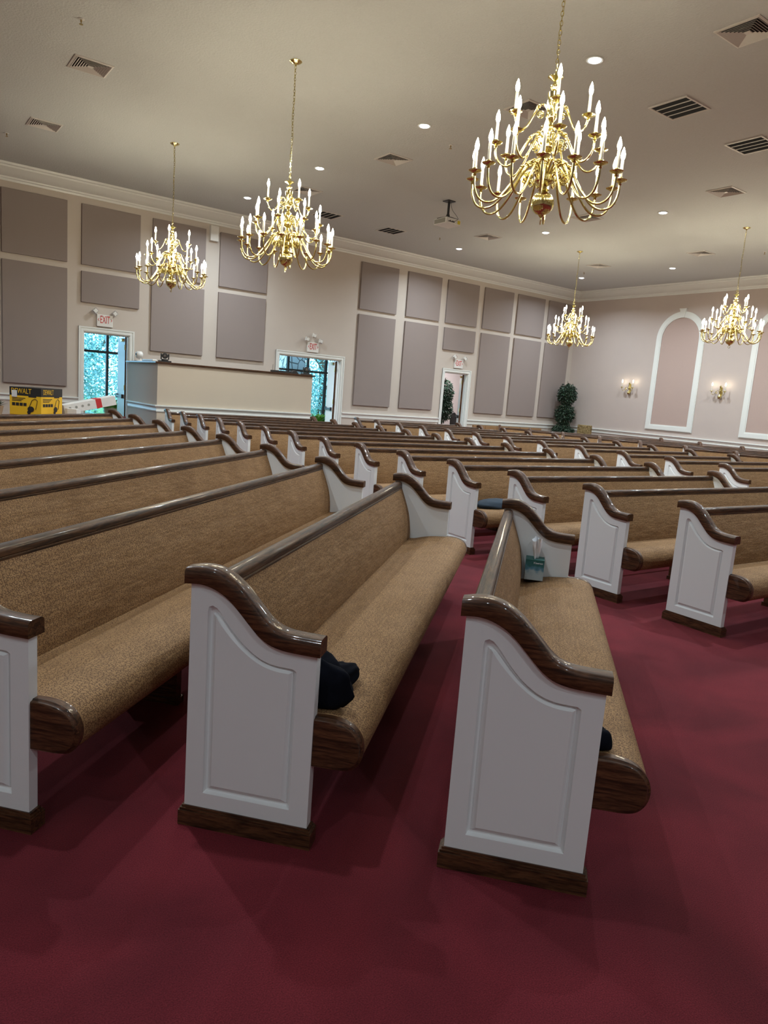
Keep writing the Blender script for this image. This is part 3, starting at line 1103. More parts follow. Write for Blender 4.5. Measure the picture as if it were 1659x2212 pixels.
# ------------------------------------------------------------------ ceiling fittings
LENS_ME = MB().lathe([(0, 0.012), (0.062, 0.010), (0.066, 0.016), (0, 0.02)], 28).mesh('lens', MT['lens'], 40)
RIM_ME = MB().rings([[(r * cos(2 * pi * k / 32), r * sin(2 * pi * k / 32), z) for k in range(32)] for r, z in ((0.066, 0.012), (0.070, -0.004), (0.092, -0.006), (0.097, 0.0), (0.092, 0.002), (0.066, 0.014))], False, False).mesh('rim', MT['trim'], 40)
CANS = [(6.72, 5.86, 'nearest and brightest round ceiling light, right of the large chandelier'), (6.64, 8.81, 'round ceiling light between the two left chandeliers and the large one'), (6.62, 11.75, 'round ceiling light above the second chandelier, toward the long wall'),
        (6.61, 14.72, 'round ceiling light nearest the long wall, left of the second chandelier'), (12.53, 8.81, 'round ceiling light below right of the large chandelier'), (12.45, 11.71, 'round ceiling light just under the large chandelier'),
        (12.49, 14.68, 'round ceiling light right above the crown moulding near the projector'), (17.27, 11.64, 'round ceiling light between the two far right chandeliers'), (17.25, 14.61, 'round ceiling light nearest the room corner'),
        (17.28, 8.75, 'added unseen ceiling light past the right edge, near the arched frames'), (12.5, 5.88, 'added unseen ceiling light past the right edge, second row'), (6.7, 2.9, 'added unseen ceiling light past the top edge, first row'),  # from here to the list end: unseen lights added to brighten the pews
        (12.5, 2.9, 'added unseen ceiling light past the top right corner'), (17.3, 5.8, 'added unseen ceiling light past the right edge, third row'), (6.7, 0.0, 'added unseen ceiling light above the pews at the right of the viewer'),
        (12.5, 0.0, 'added unseen ceiling light over the front aisle'), (12.5, -3.0, 'added unseen ceiling light over the platform'), (6.7, -3.0, 'added unseen ceiling light over the platform, left one'),
        (0.8, -2.9, 'added unseen ceiling light behind the viewer'), (-3.0, -2.9, 'added unseen ceiling light behind the viewer to the left'), (-3.0, 0.1, 'added unseen ceiling light left of the viewer'), (0.8, -5.9, 'added unseen ceiling light far behind the viewer'),
        (0.8, 2.9, 'added unseen ceiling light past the left edge, nearest the viewer'), (0.8, 5.86, 'added unseen ceiling light past the left edge, over the foreground pews'), (0.8, 8.8, 'added unseen ceiling light past the left edge, over the middle rows'), (0.8, 11.7, 'added unseen ceiling light past the left edge, over the back rows')]
for x, y, lb in CANS:
    t = thing('recessed_light', lb, 'ceiling light', (x, y, ZC - 0.001), 0, 'recessed round ceiling lights')
    put('rim', RIM_ME, t, (0, 0, -0.004))
    put('lens', LENS_ME, t, (0, 0, -0.024))
    ld = bpy.data.lights.new('downlight_lamp', 'AREA')
    ld.shape = 'DISK'
    ld.size = 0.13
    ld.energy = CAN_W * (0.45 if (y < 1 or (x < 2 and y < 3.5)) else 0.8 if x < 2 else 1.0)
    ld.color = CAN_COL
    ld.spread = radians(150)
    lo = bpy.data.objects.new('downlight_lamp', ld)
    COL.objects.link(lo)
    lo.parent = t
    lo.location = (0, 0, -0.03)


def diffuser_mesh():
    fr = MB()
    S = 0.235
    rg = []
    for q, z in ((S, 0), (S, -0.008), (S - 0.022, -0.014), (S - 0.03, -0.004), (S - 0.03, 0.0)):
        rg.append([(a * q, b * q, z) for a, b in ((-1, -1), (1, -1), (1, 1), (-1, 1))])
    fr.rings(rg, False, False)
    lv = MB()
    q = S - 0.03
    while q > 0.035:
        rg = []
        for dq, z in ((-0.018, 0.0), (0.0, -0.015), (0.002, -0.014), (-0.015, 0.0)):
            rg.append([(a * (q + dq), b * (q + dq), z) for a, b in ((-1, -1), (1, -1), (1, 1), (-1, 1))])
        lv.rings(rg, False, False)
        q -= 0.028
    lv.box((-0.03, -0.03, -0.014), (0.03, 0.03, -0.010))
    bk = MB().box((-S + 0.02, -S + 0.02, -0.0005), (S - 0.02, S - 0.02, 0.002))
    return fr.mesh('frame', MT['vent']), lv.mesh('louvers', MT['vent']), bk.mesh('backing', MT['dark'])


DF = diffuser_mesh()
VENTS = [(2.46, 10.45, 'square louvred ceiling vent at the upper left, nearer one'), (2.45, 13.36, 'square louvred ceiling vent at the far left, nearer the long wall'), (7.22, 7.33, 'square louvred vent half hidden behind the large chandelier'),
         (7.21, 10.35, 'square louvred ceiling vent between the second and the large chandelier'), (12.02, 7.27, 'square louvred ceiling vent at the right, under the dark return grilles'), (12.0, 13.1, 'square louvred ceiling vent near the projector, toward the crown moulding'),
         (16.07, 10.13, 'small looking square ceiling vent at the far right'), (16.06, 13.07, 'square ceiling vent nearest the room corner'), (7.19, 13.22, 'square ceiling vent just right of the second chandelier top'), (7.29, 4.42, 'largest square ceiling vent in the top right corner'), (12.0, 10.2, 'square ceiling vent behind the bottom of the large chandelier')]
for x, y, lb in VENTS:
    t = thing('ceiling_vent', lb, 'vent', (x, y, ZC - 0.001), 0, 'square louvred ceiling vents')
    put('frame', DF[0], t)
    put('louvers', DF[1], t)
    put('backing', DF[2], t)
gf = MB()
S = 0.27
for a, b, c, d in ((-S, -S, S, -S + 0.025), (-S, S - 0.025, S, S), (-S, -S + 0.025, -S + 0.025, S - 0.025), (S - 0.025, -S + 0.025, S, S - 0.025)):
    gf.box((a, b, -0.012), (c, d, 0.0))
for k in (-1, 0, 1):
    gf.box((-S + 0.025, k * 0.122 - 0.007, -0.010), (S - 0.025, k * 0.122 + 0.007, 0.0))
gl = MB()
for k in range(34):
    yy = -S + 0.03 + k * 0.0145
    gl.box((-S + 0.025, yy, -0.006), (S - 0.025, yy + 0.0025, 0.0))
RET = (gf.mesh('frame', MT['vent']), gl.mesh('louvers', MT['dark']), MB().box((-S + 0.02, -S + 0.02, -0.0005), (S - 0.02, S - 0.02, 0.002)).mesh('backing', MT['dark']))
for x, y, lb in [(8.47, 5.92, 'dark four-slot return grille right of the large chandelier'), (10.25, 5.90, 'dark four-slot return grille at the right edge'), (10.23, 14.56, 'dark slotted return grille above the crown moulding, right of the second chandelier'), (8.46, 14.56, 'dark slotted return grille beside the second chandelier')]:
    t = thing('return_grille', lb, 'vent', (x, y, ZC - 0.001), pi / 2, 'dark return air grilles')
    put('frame', RET[0], t)
    put('louvers', RET[1], t)
    put('backing', RET[2], t)
SPR = (MB().lathe([(0, 0), (0.035, 0), (0.035, -0.004), (0.02, -0.008), (0, -0.008)], 16).mesh('escutcheon', MT['offwhite'], 40),
       MB().lathe([(0, -0.008), (0.009, -0.008), (0.009, -0.03), (0.004, -0.034), (0.004, -0.05), (0.022, -0.052), (0.022, -0.055), (0, -0.055)], 12).mesh('sprinkler_head', MT['brass_dark'], 40))
for x, y, lb in [(2.07, 9.23, 'fire sprinkler at the top left of the ceiling'), (2.05, 14.35, 'fire sprinkler at the left edge of the ceiling'), (7.41, 9.12, 'fire sprinkler left of the large chandelier'), (16.6, 13.99, 'fire sprinkler near the room corner'),
                 (11.38, 14.12, 'fire sprinkler below the projector'), (16.66, 8.92, 'fire sprinkler at the right edge'), (11.38, 9.05, 'fire sprinkler right of the large chandelier bottom')]:
    t = thing('fire_sprinkler', lb, 'sprinkler', (x, y, ZC - 0.001), 0, 'small ceiling sprinklers')
    put('escutcheon', SPR[0], t)
    put('sprinkler_head', SPR[1], t)

# projector on its pole
t = thing('ceiling_projector', 'white projector hanging from the ceiling on a black pole', 'projector', (9.44, 11.52, ZC))
put('mount', MB().box((-0.09, -0.09, -0.015), (0.09, 0.09, 0)).tube([(0, 0, -0.015), (0, 0, -0.28)], 0.024, 12).lathe([(0.03, -0.25), (0.036, -0.27), (0.036, -0.30), (0, -0.30)], 12).mesh('mount', MT['black'], 40), t)
put('bracket', MB().tube([(0, 0, -0.29), (0.17, -0.12, -0.335)], 0.012, 6).tube([(0, 0, -0.29), (-0.15, -0.13, -0.335)], 0.012, 6).tube([(0, 0, -0.29), (0.2, 0.13, -0.335)], 0.012, 6).tube([(0, 0, -0.29), (-0.15, 0.15, -0.335)], 0.012, 6).box((-0.14, -0.12, -0.345), (0.17, 0.14, -0.335)).mesh('bracket', MT['black'], 40), t)
bd = bxm('body', (-0.19, -0.19, -0.46), (0.19, 0.19, -0.35), MT['offwhite'], t, 0.008)
bxm('air_grille', (-0.194, -0.16, -0.445), (-0.188, 0.17, -0.365), MT['grille'], bd)
pp_ = MB()
for k in range(5):
    pp_.box((-0.13 + k * 0.032, -0.194, -0.43), (-0.108 + k * 0.032, -0.188, -0.41 + 0.012 * (k % 2)))
put('port_row', pp_.mesh('port_row', MT['black']), bd)
bxm('warning_sticker', (0.10, -0.194, -0.44), (0.165, -0.188, -0.375), MT['sticker'], bd)
put('cable', MB().tube(catmull([(0.03, -0.02, -0.015), (0.06, -0.04, -0.15), (0.13, -0.1, -0.26), (0.12, -0.17, -0.33), (0.06, -0.205, -0.38), (-0.02, -0.20, -0.42)], 6), 0.004, 6).mesh('cable', MT['black'], 60), t)

# ------------------------------------------------------------------ sound booth
t = thing('sound_booth', 'cream walled sound booth with a dark ledge against the long wall', 'booth', (0, 0, 0))
bxw = MB().box((4.74, 14.5, 0), (8.30, 14.62, 1.775)).box((4.74, 14.62, 0), (4.86, D, 1.775)).box((8.18, 14.62, 0), (8.30, 15.5, 1.775))
put('half_wall', bxw.mesh('half_wall', MT['sound']), t)
lg = MB().box((4.68, 14.45, 1.775), (8.34, 14.80, 1.805)).box((4.68, 14.80, 1.775), (5.0, D, 1.805)).box((8.0, 14.80, 1.775), (8.34, 15.5, 1.805))
put('ledge', lg.mesh('ledge', MT['oak_trim']), t, bevel=0.004)
rg0 = [[(8.30 + 0 * d, 14.5 - d, z) for d, z in RAIL], [(4.74 - d, 14.5 - d, z) for d, z in RAIL], [(4.74 - d, D - 0.035, z) for d, z in RAIL]]
put('chair_rail', MB().rings(rg0).mesh('chair_rail', MT['trim'], 35), t)


def ptz(loc, rz, label):
    t = thing('video_camera', label, 'camera', loc, rz, 'black pan-tilt cameras on the booth')
    put('base', MB().box((-0.13, -0.09, 0), (0.13, 0.09, 0.03)).lathe([(0.07, 0.03), (0.07, 0.055), (0.055, 0.06), (0, 0.06)], 20).mesh('base', MT['black'], 40), t, bevel=0.004)
    put('yoke', MB().box((-0.085, -0.05, 0.055), (-0.06, 0.05, 0.17)).box((0.06, -0.05, 0.055), (0.085, 0.05, 0.17)).mesh('yoke', MT['black']), t, bevel=0.008)
    h = MB()
    h.tube([(0, 0.07, 0.125), (0, 0.05, 0.125), (0, -0.05, 0.125), (0, -0.07, 0.125)], [0.045, 0.058, 0.058, 0.05], 20)
    hd = put('camera_head', h.mesh('camera_head', MT['black'], 40), t)
    put('lens', MB().tube([(0, -0.068, 0.125), (0, -0.078, 0.125)], [0.026, 0.022], 16).mesh('lens', MT['chrome'], 40), hd)


ptz((4.92, 14.62, 1.805), -0.35, 'black pan-tilt video camera on the left corner of the booth ledge')
ptz((8.20, 14.62, 1.805), -0.5, 'black pan-tilt video camera on the right end of the booth ledge')
t = thing('white_desk_fan', 'small rounded white device at the left end of the booth ledge', 'device', (4.84, 16.05, 1.805))
put('base', MB().lathe([(0, 0), (0.09, 0), (0.095, 0.012), (0.06, 0.03), (0, 0.03)], 20).mesh('base', MT['offwhite'], 40), t)
hm = MB().tube([(0.02, 0.0, 0.03), (0.02, 0, 0.09)], 0.03, 10).tube([(-0.07, 0.0, 0.14), (-0.05, 0, 0.14), (0.04, 0, 0.14), (0.07, 0, 0.14)], [0.05, 0.075, 0.08, 0.05], 16)
hh = put('housing', hm.mesh('housing', MT['offwhite'], 50), t)
put('dial', MB().tube([(-0.072, -0.02, 0.15), (-0.085, -0.022, 0.15)], 0.02, 10).mesh('dial', MT['black'], 40), hh)
tag(bxm('white_tube', (-0.05, -0.35, 0), (0.05, 0.35, 0.05), MT['offwhite'], None, 0.015, (4.84, 15.35, 1.805)), 'long white bar lying on the left ledge of the booth', 'bar')
tag(put('small_black_knob', MB().lathe([(0, 0), (0.03, 0), (0.03, 0.02), (0.015, 0.035), (0, 0.035)], 14).mesh('knob', MT['black'], 40), None, (4.95, 15.8, 1.805)), 'small black round object on the booth ledge beside the white bar', 'gadget')
t = thing('wireless_receiver', 'black receiver with thin antennas on the booth ledge by the double doorway', 'receiver', (7.55, 14.62, 1.805))
bxm('body', (-0.22, -0.09, 0), (0.22, 0.09, 0.045), MT['black'], t, 0.004)
for ax in (-0.19, 0.02, 0.19):
    put('antenna', MB().tube([(ax, 0.06, 0.04), (ax + 0.02, 0.07, 0.17)], 0.004, 6).mesh('antenna', MT['black'], 60), t)
t = thing('desk_telephone', 'low dark desk gadget on the booth ledge, left of the right camera', 'gadget', (7.86, 14.60, 1.805))
put('body', MB().poly_prism([(-0.1, 0), (0.1, 0), (0.08, 0.03), (0.02, 0.075), (-0.05, 0.06)], -0.06, 0.06).mesh('body', MT['black'], 30), t, bevel=0.004)

# ------------------------------------------------------------------ pews
CAPT = [(-0.004, .890), (.04, .899), (.085, .899), (.125, .888), (.16, .868), (.192, .842), (.222, .811), (.253, .777), (.28, .749), (.31, .730), (.345, .720), (.39, .716), (.458, .714)]
CAPB = [(-0.004, .838), (.045, .842), (.088, .835), (.128, .817), (.16, .793), (.191, .762), (.222, .729), (.253, .699), (.287, .677), (.325, .666), (.37, .661), (.458, .658)]


def dens(pts, n=4):
    return [(p.x, p.y) for p in catmull([(a, b, 0) for a, b in pts], n)]


CT, CB = dens(CAPT, 4), dens(CAPB, 4)


def resample(poly, n):
    P = [Vector((a, b)) for a, b in poly]
    L = [0]
    for i in range(1, len(P)):
        L.append(L[-1] + (P[i] - P[i - 1]).length)
    out = []
    for k in range(n):
        t = L[-1] * k / (n - 1)
        j = 1
        while j < len(L) - 1 and L[j] < t:
            j += 1
        u = (t - L[j - 1]) / max(1e-9, L[j] - L[j - 1])
        out.append(tuple(P[j - 1].lerp(P[j], u)))
    return out


def loopn(curve, bl, br):
    """curve from top-left to top-right; closed loop with equal counts per side"""
    c = resample(curve, 26)
    r = resample([c[-1], br], 14)
    b = resample([br, bl], 10)
    l = resample([bl, c[0]], 16)
    return c + r[1:] + b[1:] + l[1:-1]


G_OUT = loopn([(.072, .752), (.074, .766), (.082, .774), (.094, .772)] + dens([(.100, .769), (.123, .745), (.161, .697), (.202, .655), (.252, .621), (.30, .606), (.34, .603)], 4) + [(.372, .602), (.380, .594)], (.076, .120), (.381, .120))
G_IN = loopn(dens([(.1015, .735), (.123, .707), (.164, .664), (.215, .623), (.264, .597), (.311, .586), (.355, .584)], 4), (.1055, .152), (.351, .152))


def lerp_loop(A, B, t):
    return [(a[0] + (b[0] - a[0]) * t, a[1] + (b[1] - a[1]) * t) for a, b in zip(A, B)]


def end_panel_mesh(sgn):
    """outer face at x=0 (sgn=+1: body towards +x)."""
    mb = MB()
    T = 0.040
    out = [(s, z) for s, z in CB if 0.012 <= s <= 0.445]
    out = [(0.012, CB[2][1])] + out + [(0.445, .660), (0.445, 0.0), (0.012, 0.0)]
    tri = tessellate_polygon([[Vector((a, b, 0)) for a, b in out], [Vector((a, b, 0)) for a, b in G_OUT]])
    allp = out + G_OUT
    b = mb.add([(0, -a, z) for a, z in allp])
    for t in tri:
        mb.face([b + i for i in t])
    prev = None
    for t_, dep in ((0.0, 0.0), (0.05, 0.006), (0.20, 0.014), (0.38, 0.016), (0.50, 0.015), (0.58, 0.0095), (0.66, 0.0085), (0.90, 0.0015), (1.0, -0.0005)):
        lp = lerp_loop(G_OUT, G_IN, t_)
        k0 = mb.add([(sgn * dep, -a, z) for a, z in lp])
        if prev is not None:
            n = len(lp)
            for i in range(n):
                k = (i + 1) % n
                mb.face([prev + i, prev + k, k0 + k, k0 + i])
        prev = k0
    tri = tessellate_polygon([[Vector((a, b_, 0)) for a, b_ in G_IN]])
    for t in tri:
        mb.face([prev + i for i in t])
    b2 = mb.add([(sgn * T, -a, z) for a, z in out])
    tri = tessellate_polygon([[Vector((a, b_, 0)) for a, b_ in out]])
    for t in tri:
        mb.face([b2 + i for i in t])
    n = len(out)
    for i in range(n):
        k = (i + 1) % n
        mb.face([b + i, b + k, b2 + k, b2 + i])
    me = mb.mesh('end_panel', MT['white'])
    # weld the loops that share positions
    bm = bmesh.new()
    bm.from_mesh(me)
    bmesh.ops.remove_doubles(bm, verts=bm.verts, dist=1e-5)
    bmesh.ops.recalc_face_normals(bm, faces=bm.faces)
    bm.to_mesh(me)
    bm.free()
    me.polygons.foreach_set('use_smooth', [True] * len(me.polygons))
    me.set_sharp_from_angle(angle=radians(22))
    return me


def cap_mesh(sgn):
    mb = MB()
    n = 40
    A, B = resample(CT, n), resample(CB, n)
    x0, x1 = -0.018, 0.058
    rg = []
    for i in range(n):
        a, b = Vector(A[i]), Vector(B[i])
        sec = []
        for x, t_ in ((x0 + 0.002, 0.0), (x0, 0.05), (x0, 0.74), (x0 + 0.003, 0.86), (x0 + 0.009, 0.955), (x0 + 0.018, 1.0), (x1 - 0.018, 1.0), (x1 - 0.009, 0.955), (x1 - 0.003, 0.86), (x1, 0.74), (x1, 0.05), (x1 - 0.002, 0.0)):
            p = b.lerp(a, t_)
            sec.append((sgn * x, -p.x, p.y))
        rg.append(sec)
    mb.rings(rg)
    return mb.mesh('arm_cap', MT['oak_trim'], 42)


def base_mesh(sgn):
    mb = MB()
    for a, c in (((-0.014, -0.462, 0.0), (0.054, 0.004, 0.052)), ((-0.010, -0.458, 0.052), (0.050, 0.0, 0.060)), ((-0.005, -0.453, 0.060), (0.045, -0.005, 0.068))):
        mb.box((min(sgn * a[0], sgn * c[0]), a[1], a[2]), (max(sgn * a[0], sgn * c[0]), c[1], c[2]))
    return mb.mesh('base_trim', MT['oak_trim'])


SEATP = [(.150, .405), (.20, .408), (.26, .424), (.33, .438), (.42, .446), (.49, .448), (.535, .442), (.570, .428), (.595, .402), (.607, .368), (.604, .332), (.588, .302), (.560, .284), (.50, .280), (.165, .280)]


def seatend_mesh(sgn):
    mb = MB()
    cx, cz = 0.45, 0.36
    P = [(s, z) for s, z in SEATP if s > 0.43] + [(.43, .280), (.43, .444)]
    P = [(s, z) for s, z in SEATP if s > 0.43]
    P = dens([(.44, .449), (.49, .4505), (.537, .4445), (.572, .430), (.5975, .403), (.6095, .368), (.6065, .331), (.590, .3005), (.561, .282), (.50, .278), (.44, .278)], 3)
    rg = []
    for x, k in ((0.006, 0.90), (0.008, 0.93), (0.016, 0.955), (0.020, 1.0), (0.034, 1.0), (0.05, 0.98)):
        rg.append([(sgn * x, -(0.44 + (s - 0.44) * k), cz + (z - cz) * k) for s, z in P])
    mb.rings(rg)
    return mb.mesh('seat_end_board', MT['oak_trim'], 35)


END = {s: end_panel_mesh(s) for s in (1, -1)}
CAP = {s: cap_mesh(s) for s in (1, -1)}
BSM = {s: base_mesh(s) for s in (1, -1)}
SEB = {s: seatend_mesh(s) for s in (1, -1)}
BACKF = [(.060, .800), (.066, .792), (.086, .745), (.112, .677), (.135, .609), (.150, .539), (.158, .470), (.160, .41), (.156, .38)]
BACKB = [(.130, .30), (.080, .40), (.045, .60), (.026, .780)]


def sweep_long(prof, x0, x1, closed_caps=True, nseg=None, crown=0.0):
    """prof: list of (s,z) closed loop; UV: u along x, v = arclength"""
    mb = MB()
    vs = [0.0]
    for i in range(1, len(prof) + 1):
        a, b = prof[i - 1], prof[i % len(prof)]
        vs.append(vs[-1] + sqrt((a[0] - b[0]) ** 2 + (a[1] - b[1]) ** 2))
    n = nseg or max(2, int((x1 - x0) / 0.35))
    rg, us = [], []
    for k in range(n + 1):
        x = x0 + (x1 - x0) * k / n
        rg.append([(x, -s, z) for s, z in prof])
        us.append(x)
    mb.rings(rg, closed_caps, closed_caps, True, us, vs)
    return mb


_cache = {}


def pew_parts(L):
    L = round(L, 2)
    if L in _cache:
        return _cache[L]
    x0, x1 = 0.040, L - 0.040
    bk = sweep_long(dens(BACKF, 3) + BACKB, x0, x1).mesh('backrest', MT['scroll'], 50)
    st = sweep_long(dens(SEATP, 3)[0:], x0 + 0.008, x1 - 0.008).mesh('seat_cushion', MT['scroll'], 50)
    rl = sweep_long([(.018, .775), (.012, .79), (.012, .820), (.018, .830), (.030, .835), (.046, .835), (.060, .831), (.067, .823), (.069, .812), (.069, .797), (.066, .794), (.066, .791), (.071, .789), (.071, .781), (.066, .777), (.060, .775)], x0, x1).mesh('top_rail', MT['oak'], 35)
    sup = MB().box((-0.022, -0.42, 0.0), (0.022, -0.10, 0.282)).box((-0.03, -0.43, 0.0), (0.03, -0.09, 0.03)).mesh('support_leg', MT['oak_trim'])
    _cache[L] = (bk, st, rl, sup)
    return _cache[L]


def pew(x, y, ang, L, label, group, parts=True):
    L = round(L, 2)
    t = thing('church_pew', label, 'pew', (x, y, 0), ang, group)
    bk, st, rl, sup = pew_parts(L)
    put('backrest', bk, t)
    put('seat_cushion', st, t)
    put('top_rail', rl, t)
    for lx in ([L / 2] if L < 2.8 else ([1.24, L - 1.24] if L < 3.5 else [1.03, L / 2, L - 1.03])):
        put('support_leg', sup, t, (lx, 0, 0))
    for s, xx in ((1, 0.0), (-1, L)):
        e = put('end_panel', END[s], t, (xx, 0, 0))
        put('arm_cap', CAP[s], e)
        put('base_trim', BSM[s], e)
        put('seat_end_board', SEB[s], t, (xx, 0, 0))
    return t


A1 = radians(42.25)
r1 = Vector((cos(A1), sin(A1)))
GL, GM, GR, GF = 'pews of the left block', 'pews of the middle block', 'pews of the right block', 'pews of the far right block'
pew(1.447, 1.533, A1, 2.42, 'short tan patterned pew in the centre foreground, tissue box on its far end', GL)
pew(0.816, 2.145, A1, 3.36, 'tan patterned pew in the foreground with black cloth on its near seat end', GL)
pew(0.080, 2.650, A1, 4.32, 'tan patterned pew at the left edge, just behind the one with the black cloth', GL)
for i in range(3, 9):
    fx, fy = 3.296 + 0.02 * (i - 3) / 5, 3.217 + 1.165 * i
    L = 5.6
    pew(fx - r1.x * L, fy - r1.y * L, A1, L, 'tan patterned pew of the left block, %s row back from the nearest' % ordinal(i), GL)
# middle block
for i in range(14):
    y = 2.894 + 0.861 * i
    a = radians(-1.6 if i == 0 else -0.6)
    lb = 'tan patterned pew of the middle block, %s row back from the nearest' % ordinal(i) if i else 'nearest pew of the middle block, white end panel at the right side'
    if i == 3:
        lb = 'tan patterned pew of the middle block with folded dark cloth on its seat'
    pew(4.767, y, a, 3.33, lb, GM)
# right block
for i in range(-1, 12):
    y = 5.414 + 0.861 * i
    pew(9.775, y, radians(-0.5), 3.34, 'pew of the right block across the second aisle, %s row of it' % ordinal(i + 1), GR)
# far right block, turned toward the platform
A4 = radians(-42.2)
for i in range(7):
    pew(14.78, 7.92 + 1.165 * i, A4, 4.55, 'far right block pew turned toward the platform, %s from the front' % ordinal(i), GF)

# ------------------------------------------------------------------ things on the pews
def crumple(label, loc, rz, sx, sy, sz, seed, mat, name='crumpled_jacket', cat='clothing', lobes=((0, 0, 0, 1, 1, 1, 0),)):
    rnd = random.Random(seed)
    bm = bmesh.new()
    for (ox, oy, oz, lx, ly, lz, ra) in lobes:
        r = bmesh.ops.create_icosphere(bm, subdivisions=4, radius=1.0)
        dirs = [(Vector((rnd.gauss(0, 1), rnd.gauss(0, 1), rnd.gauss(0, 1))).normalized(), rnd.uniform(5, 11), rnd.uniform(0, 6), rnd.uniform(0.015, 0.045)) for _ in range(6)]
        for v in r['verts']:
            p = v.co.copy()
            d = 0
            for dr, fq, ph, am in dirs:
                w = sin(p.dot(dr) * fq * 0.5 + ph + 0.8 * sin(p.x * 2 + p.y * 3))
                d += am * (1 - abs(w)) * 1.5 - am * 0.6
            p *= (1 + d)
            q = Vector((p.x * lx, p.y * ly, p.z * lz))
            q.rotate(Matrix.Rotation(ra, 3, 'Z'))
            v.co = Vector(((q.x + ox) * sx, (q.y + oy) * sy, max(0.0, (q.z + oz + 0.35)) * sz))
    me = bpy.data.meshes.new(name)
    bm.to_mesh(me)
    bm.free()
    me.materials.append(mat)
    me.polygons.foreach_set('use_smooth', [True] * len(me.polygons))
    return tag(put(name, me, None, loc, (0, 0, rz)), label, cat)


def on_pew(px, py, ang, lx, s, z):
    return (px + lx * cos(ang) + s * sin(ang), py + lx * sin(ang) - s * cos(ang), z)


bx_, by_ = 0.816, 2.145
lump = crumple('crumpled black cloth on the near end of the second foreground pew', on_pew(bx_, by_, A1, 0.212, 0.385, 0.4535), A1, 0.15, 0.14, 0.10, 3, MT['cloth'],
               lobes=((-0.72, -0.05, 0.25, 0.30, 1.12, 1.02, 0.0), (-0.1, 0.3, 0.0, 0.75, 0.62, 0.85, 0.3), (0.25, -0.42, -0.05, 0.85, 0.30, 0.55, -0.45), (0.1, 0.75, 0.0, 0.5, 0.22, 0.5, 0.5), (0.0, -0.1, 0.1, 0.5, 0.5, 0.95, 0.0)))
# a turned-up rim and folds lying over the lump
crumple('small dark bundle behind the end panel of the short centre pew', on_pew(1.447, 1.533, A1, 0.085, 0.448, 0.4535), A1, 0.036, 0.045, 0.045, 8, MT['cloth'], 'dark_pouch', 'bag')
crumple('folded dark navy cloth on the seat of a middle block pew', (5.13, 5.477 - 0.36, 0.449), 0.1, 0.25, 0.13, 0.065, 12, MT['navy'], 'folded_cloth', 'clothing')

# tissue box on the short pew's far end
tx = on_pew(1.447, 1.533, A1, 2.42 - 0.045 - 0.075, 0.234, 0.434)
t = thing('tissue_box', 'teal and blue tissue box with a white tissue pulled up, by the pew end', 'tissue box', tx, A1)
bxm('carton', (-0.056, -0.056, 0), (0.056, 0.056, 0.128), MT['tissuebox'], t, 0.002)
rnd = random.Random(4)
tm = MB()
rg = []
for k in range(9):
    z = 0.126 + 0.125 * k / 8
    w = 0.022 + 0.024 * (k / 8) ** 0.9
    ring = []
    for j in range(18):
        a = 2 * pi * j / 18
        q = w * (1 + 0.42 * sin(3 * a + k * 0.25) + 0.18 * sin(7 * a + 1))
        ring.append((q * cos(a) * 1.15 - 0.012 * k / 8, q * sin(a) * 0.5, z + 0.012 * sin(2 * a) * k / 8))
    rg.append(ring)
tm.rings(rg, True, False)
put('tissue', tm.mesh('tissue', MT['paper'], 80), t)
lt = put('lettering', text_mesh('Kleenex', 0.017, MT['paper'], 0.0004), t, (-0.0568, -0.020, 0.108), (pi / 2, 0, -pi / 2))

# ------------------------------------------------------------------ cartons on the table at the back left
TA = radians(42.25)
perp = Vector((-sin(TA), cos(TA)))
rowd = Vector((cos(TA), sin(TA)))


def rowpt(tt, pp, z):
    q = rowd * tt + perp * pp
    return (q.x, q.y, z)


tb = thing('display_table', 'dark maroon table behind the last left pew, holding the cartons', 'table', rowpt(10.5, 7.80, 0), TA)
bxm('tabletop', (-1.45, -0.38, 0.70), (1.45, 0.42, 0.735), MT['tablewood'], tb, 0.004)
for sx in (-1.35, 1.35):
    for sy in (-0.3, 0.34):
        bxm('leg', (sx - 0.03, sy - 0.03, 0), (sx + 0.03, sy + 0.03, 0.70), MT['tablewood'], tb)

BW, BD_, BH = 0.52, 0.64, 0.435
t = thing('tool_carton', 'yellow and black tool carton with a big brand name, on the back table', 'box', (2.235, 12.46, 0.736), radians(-40))
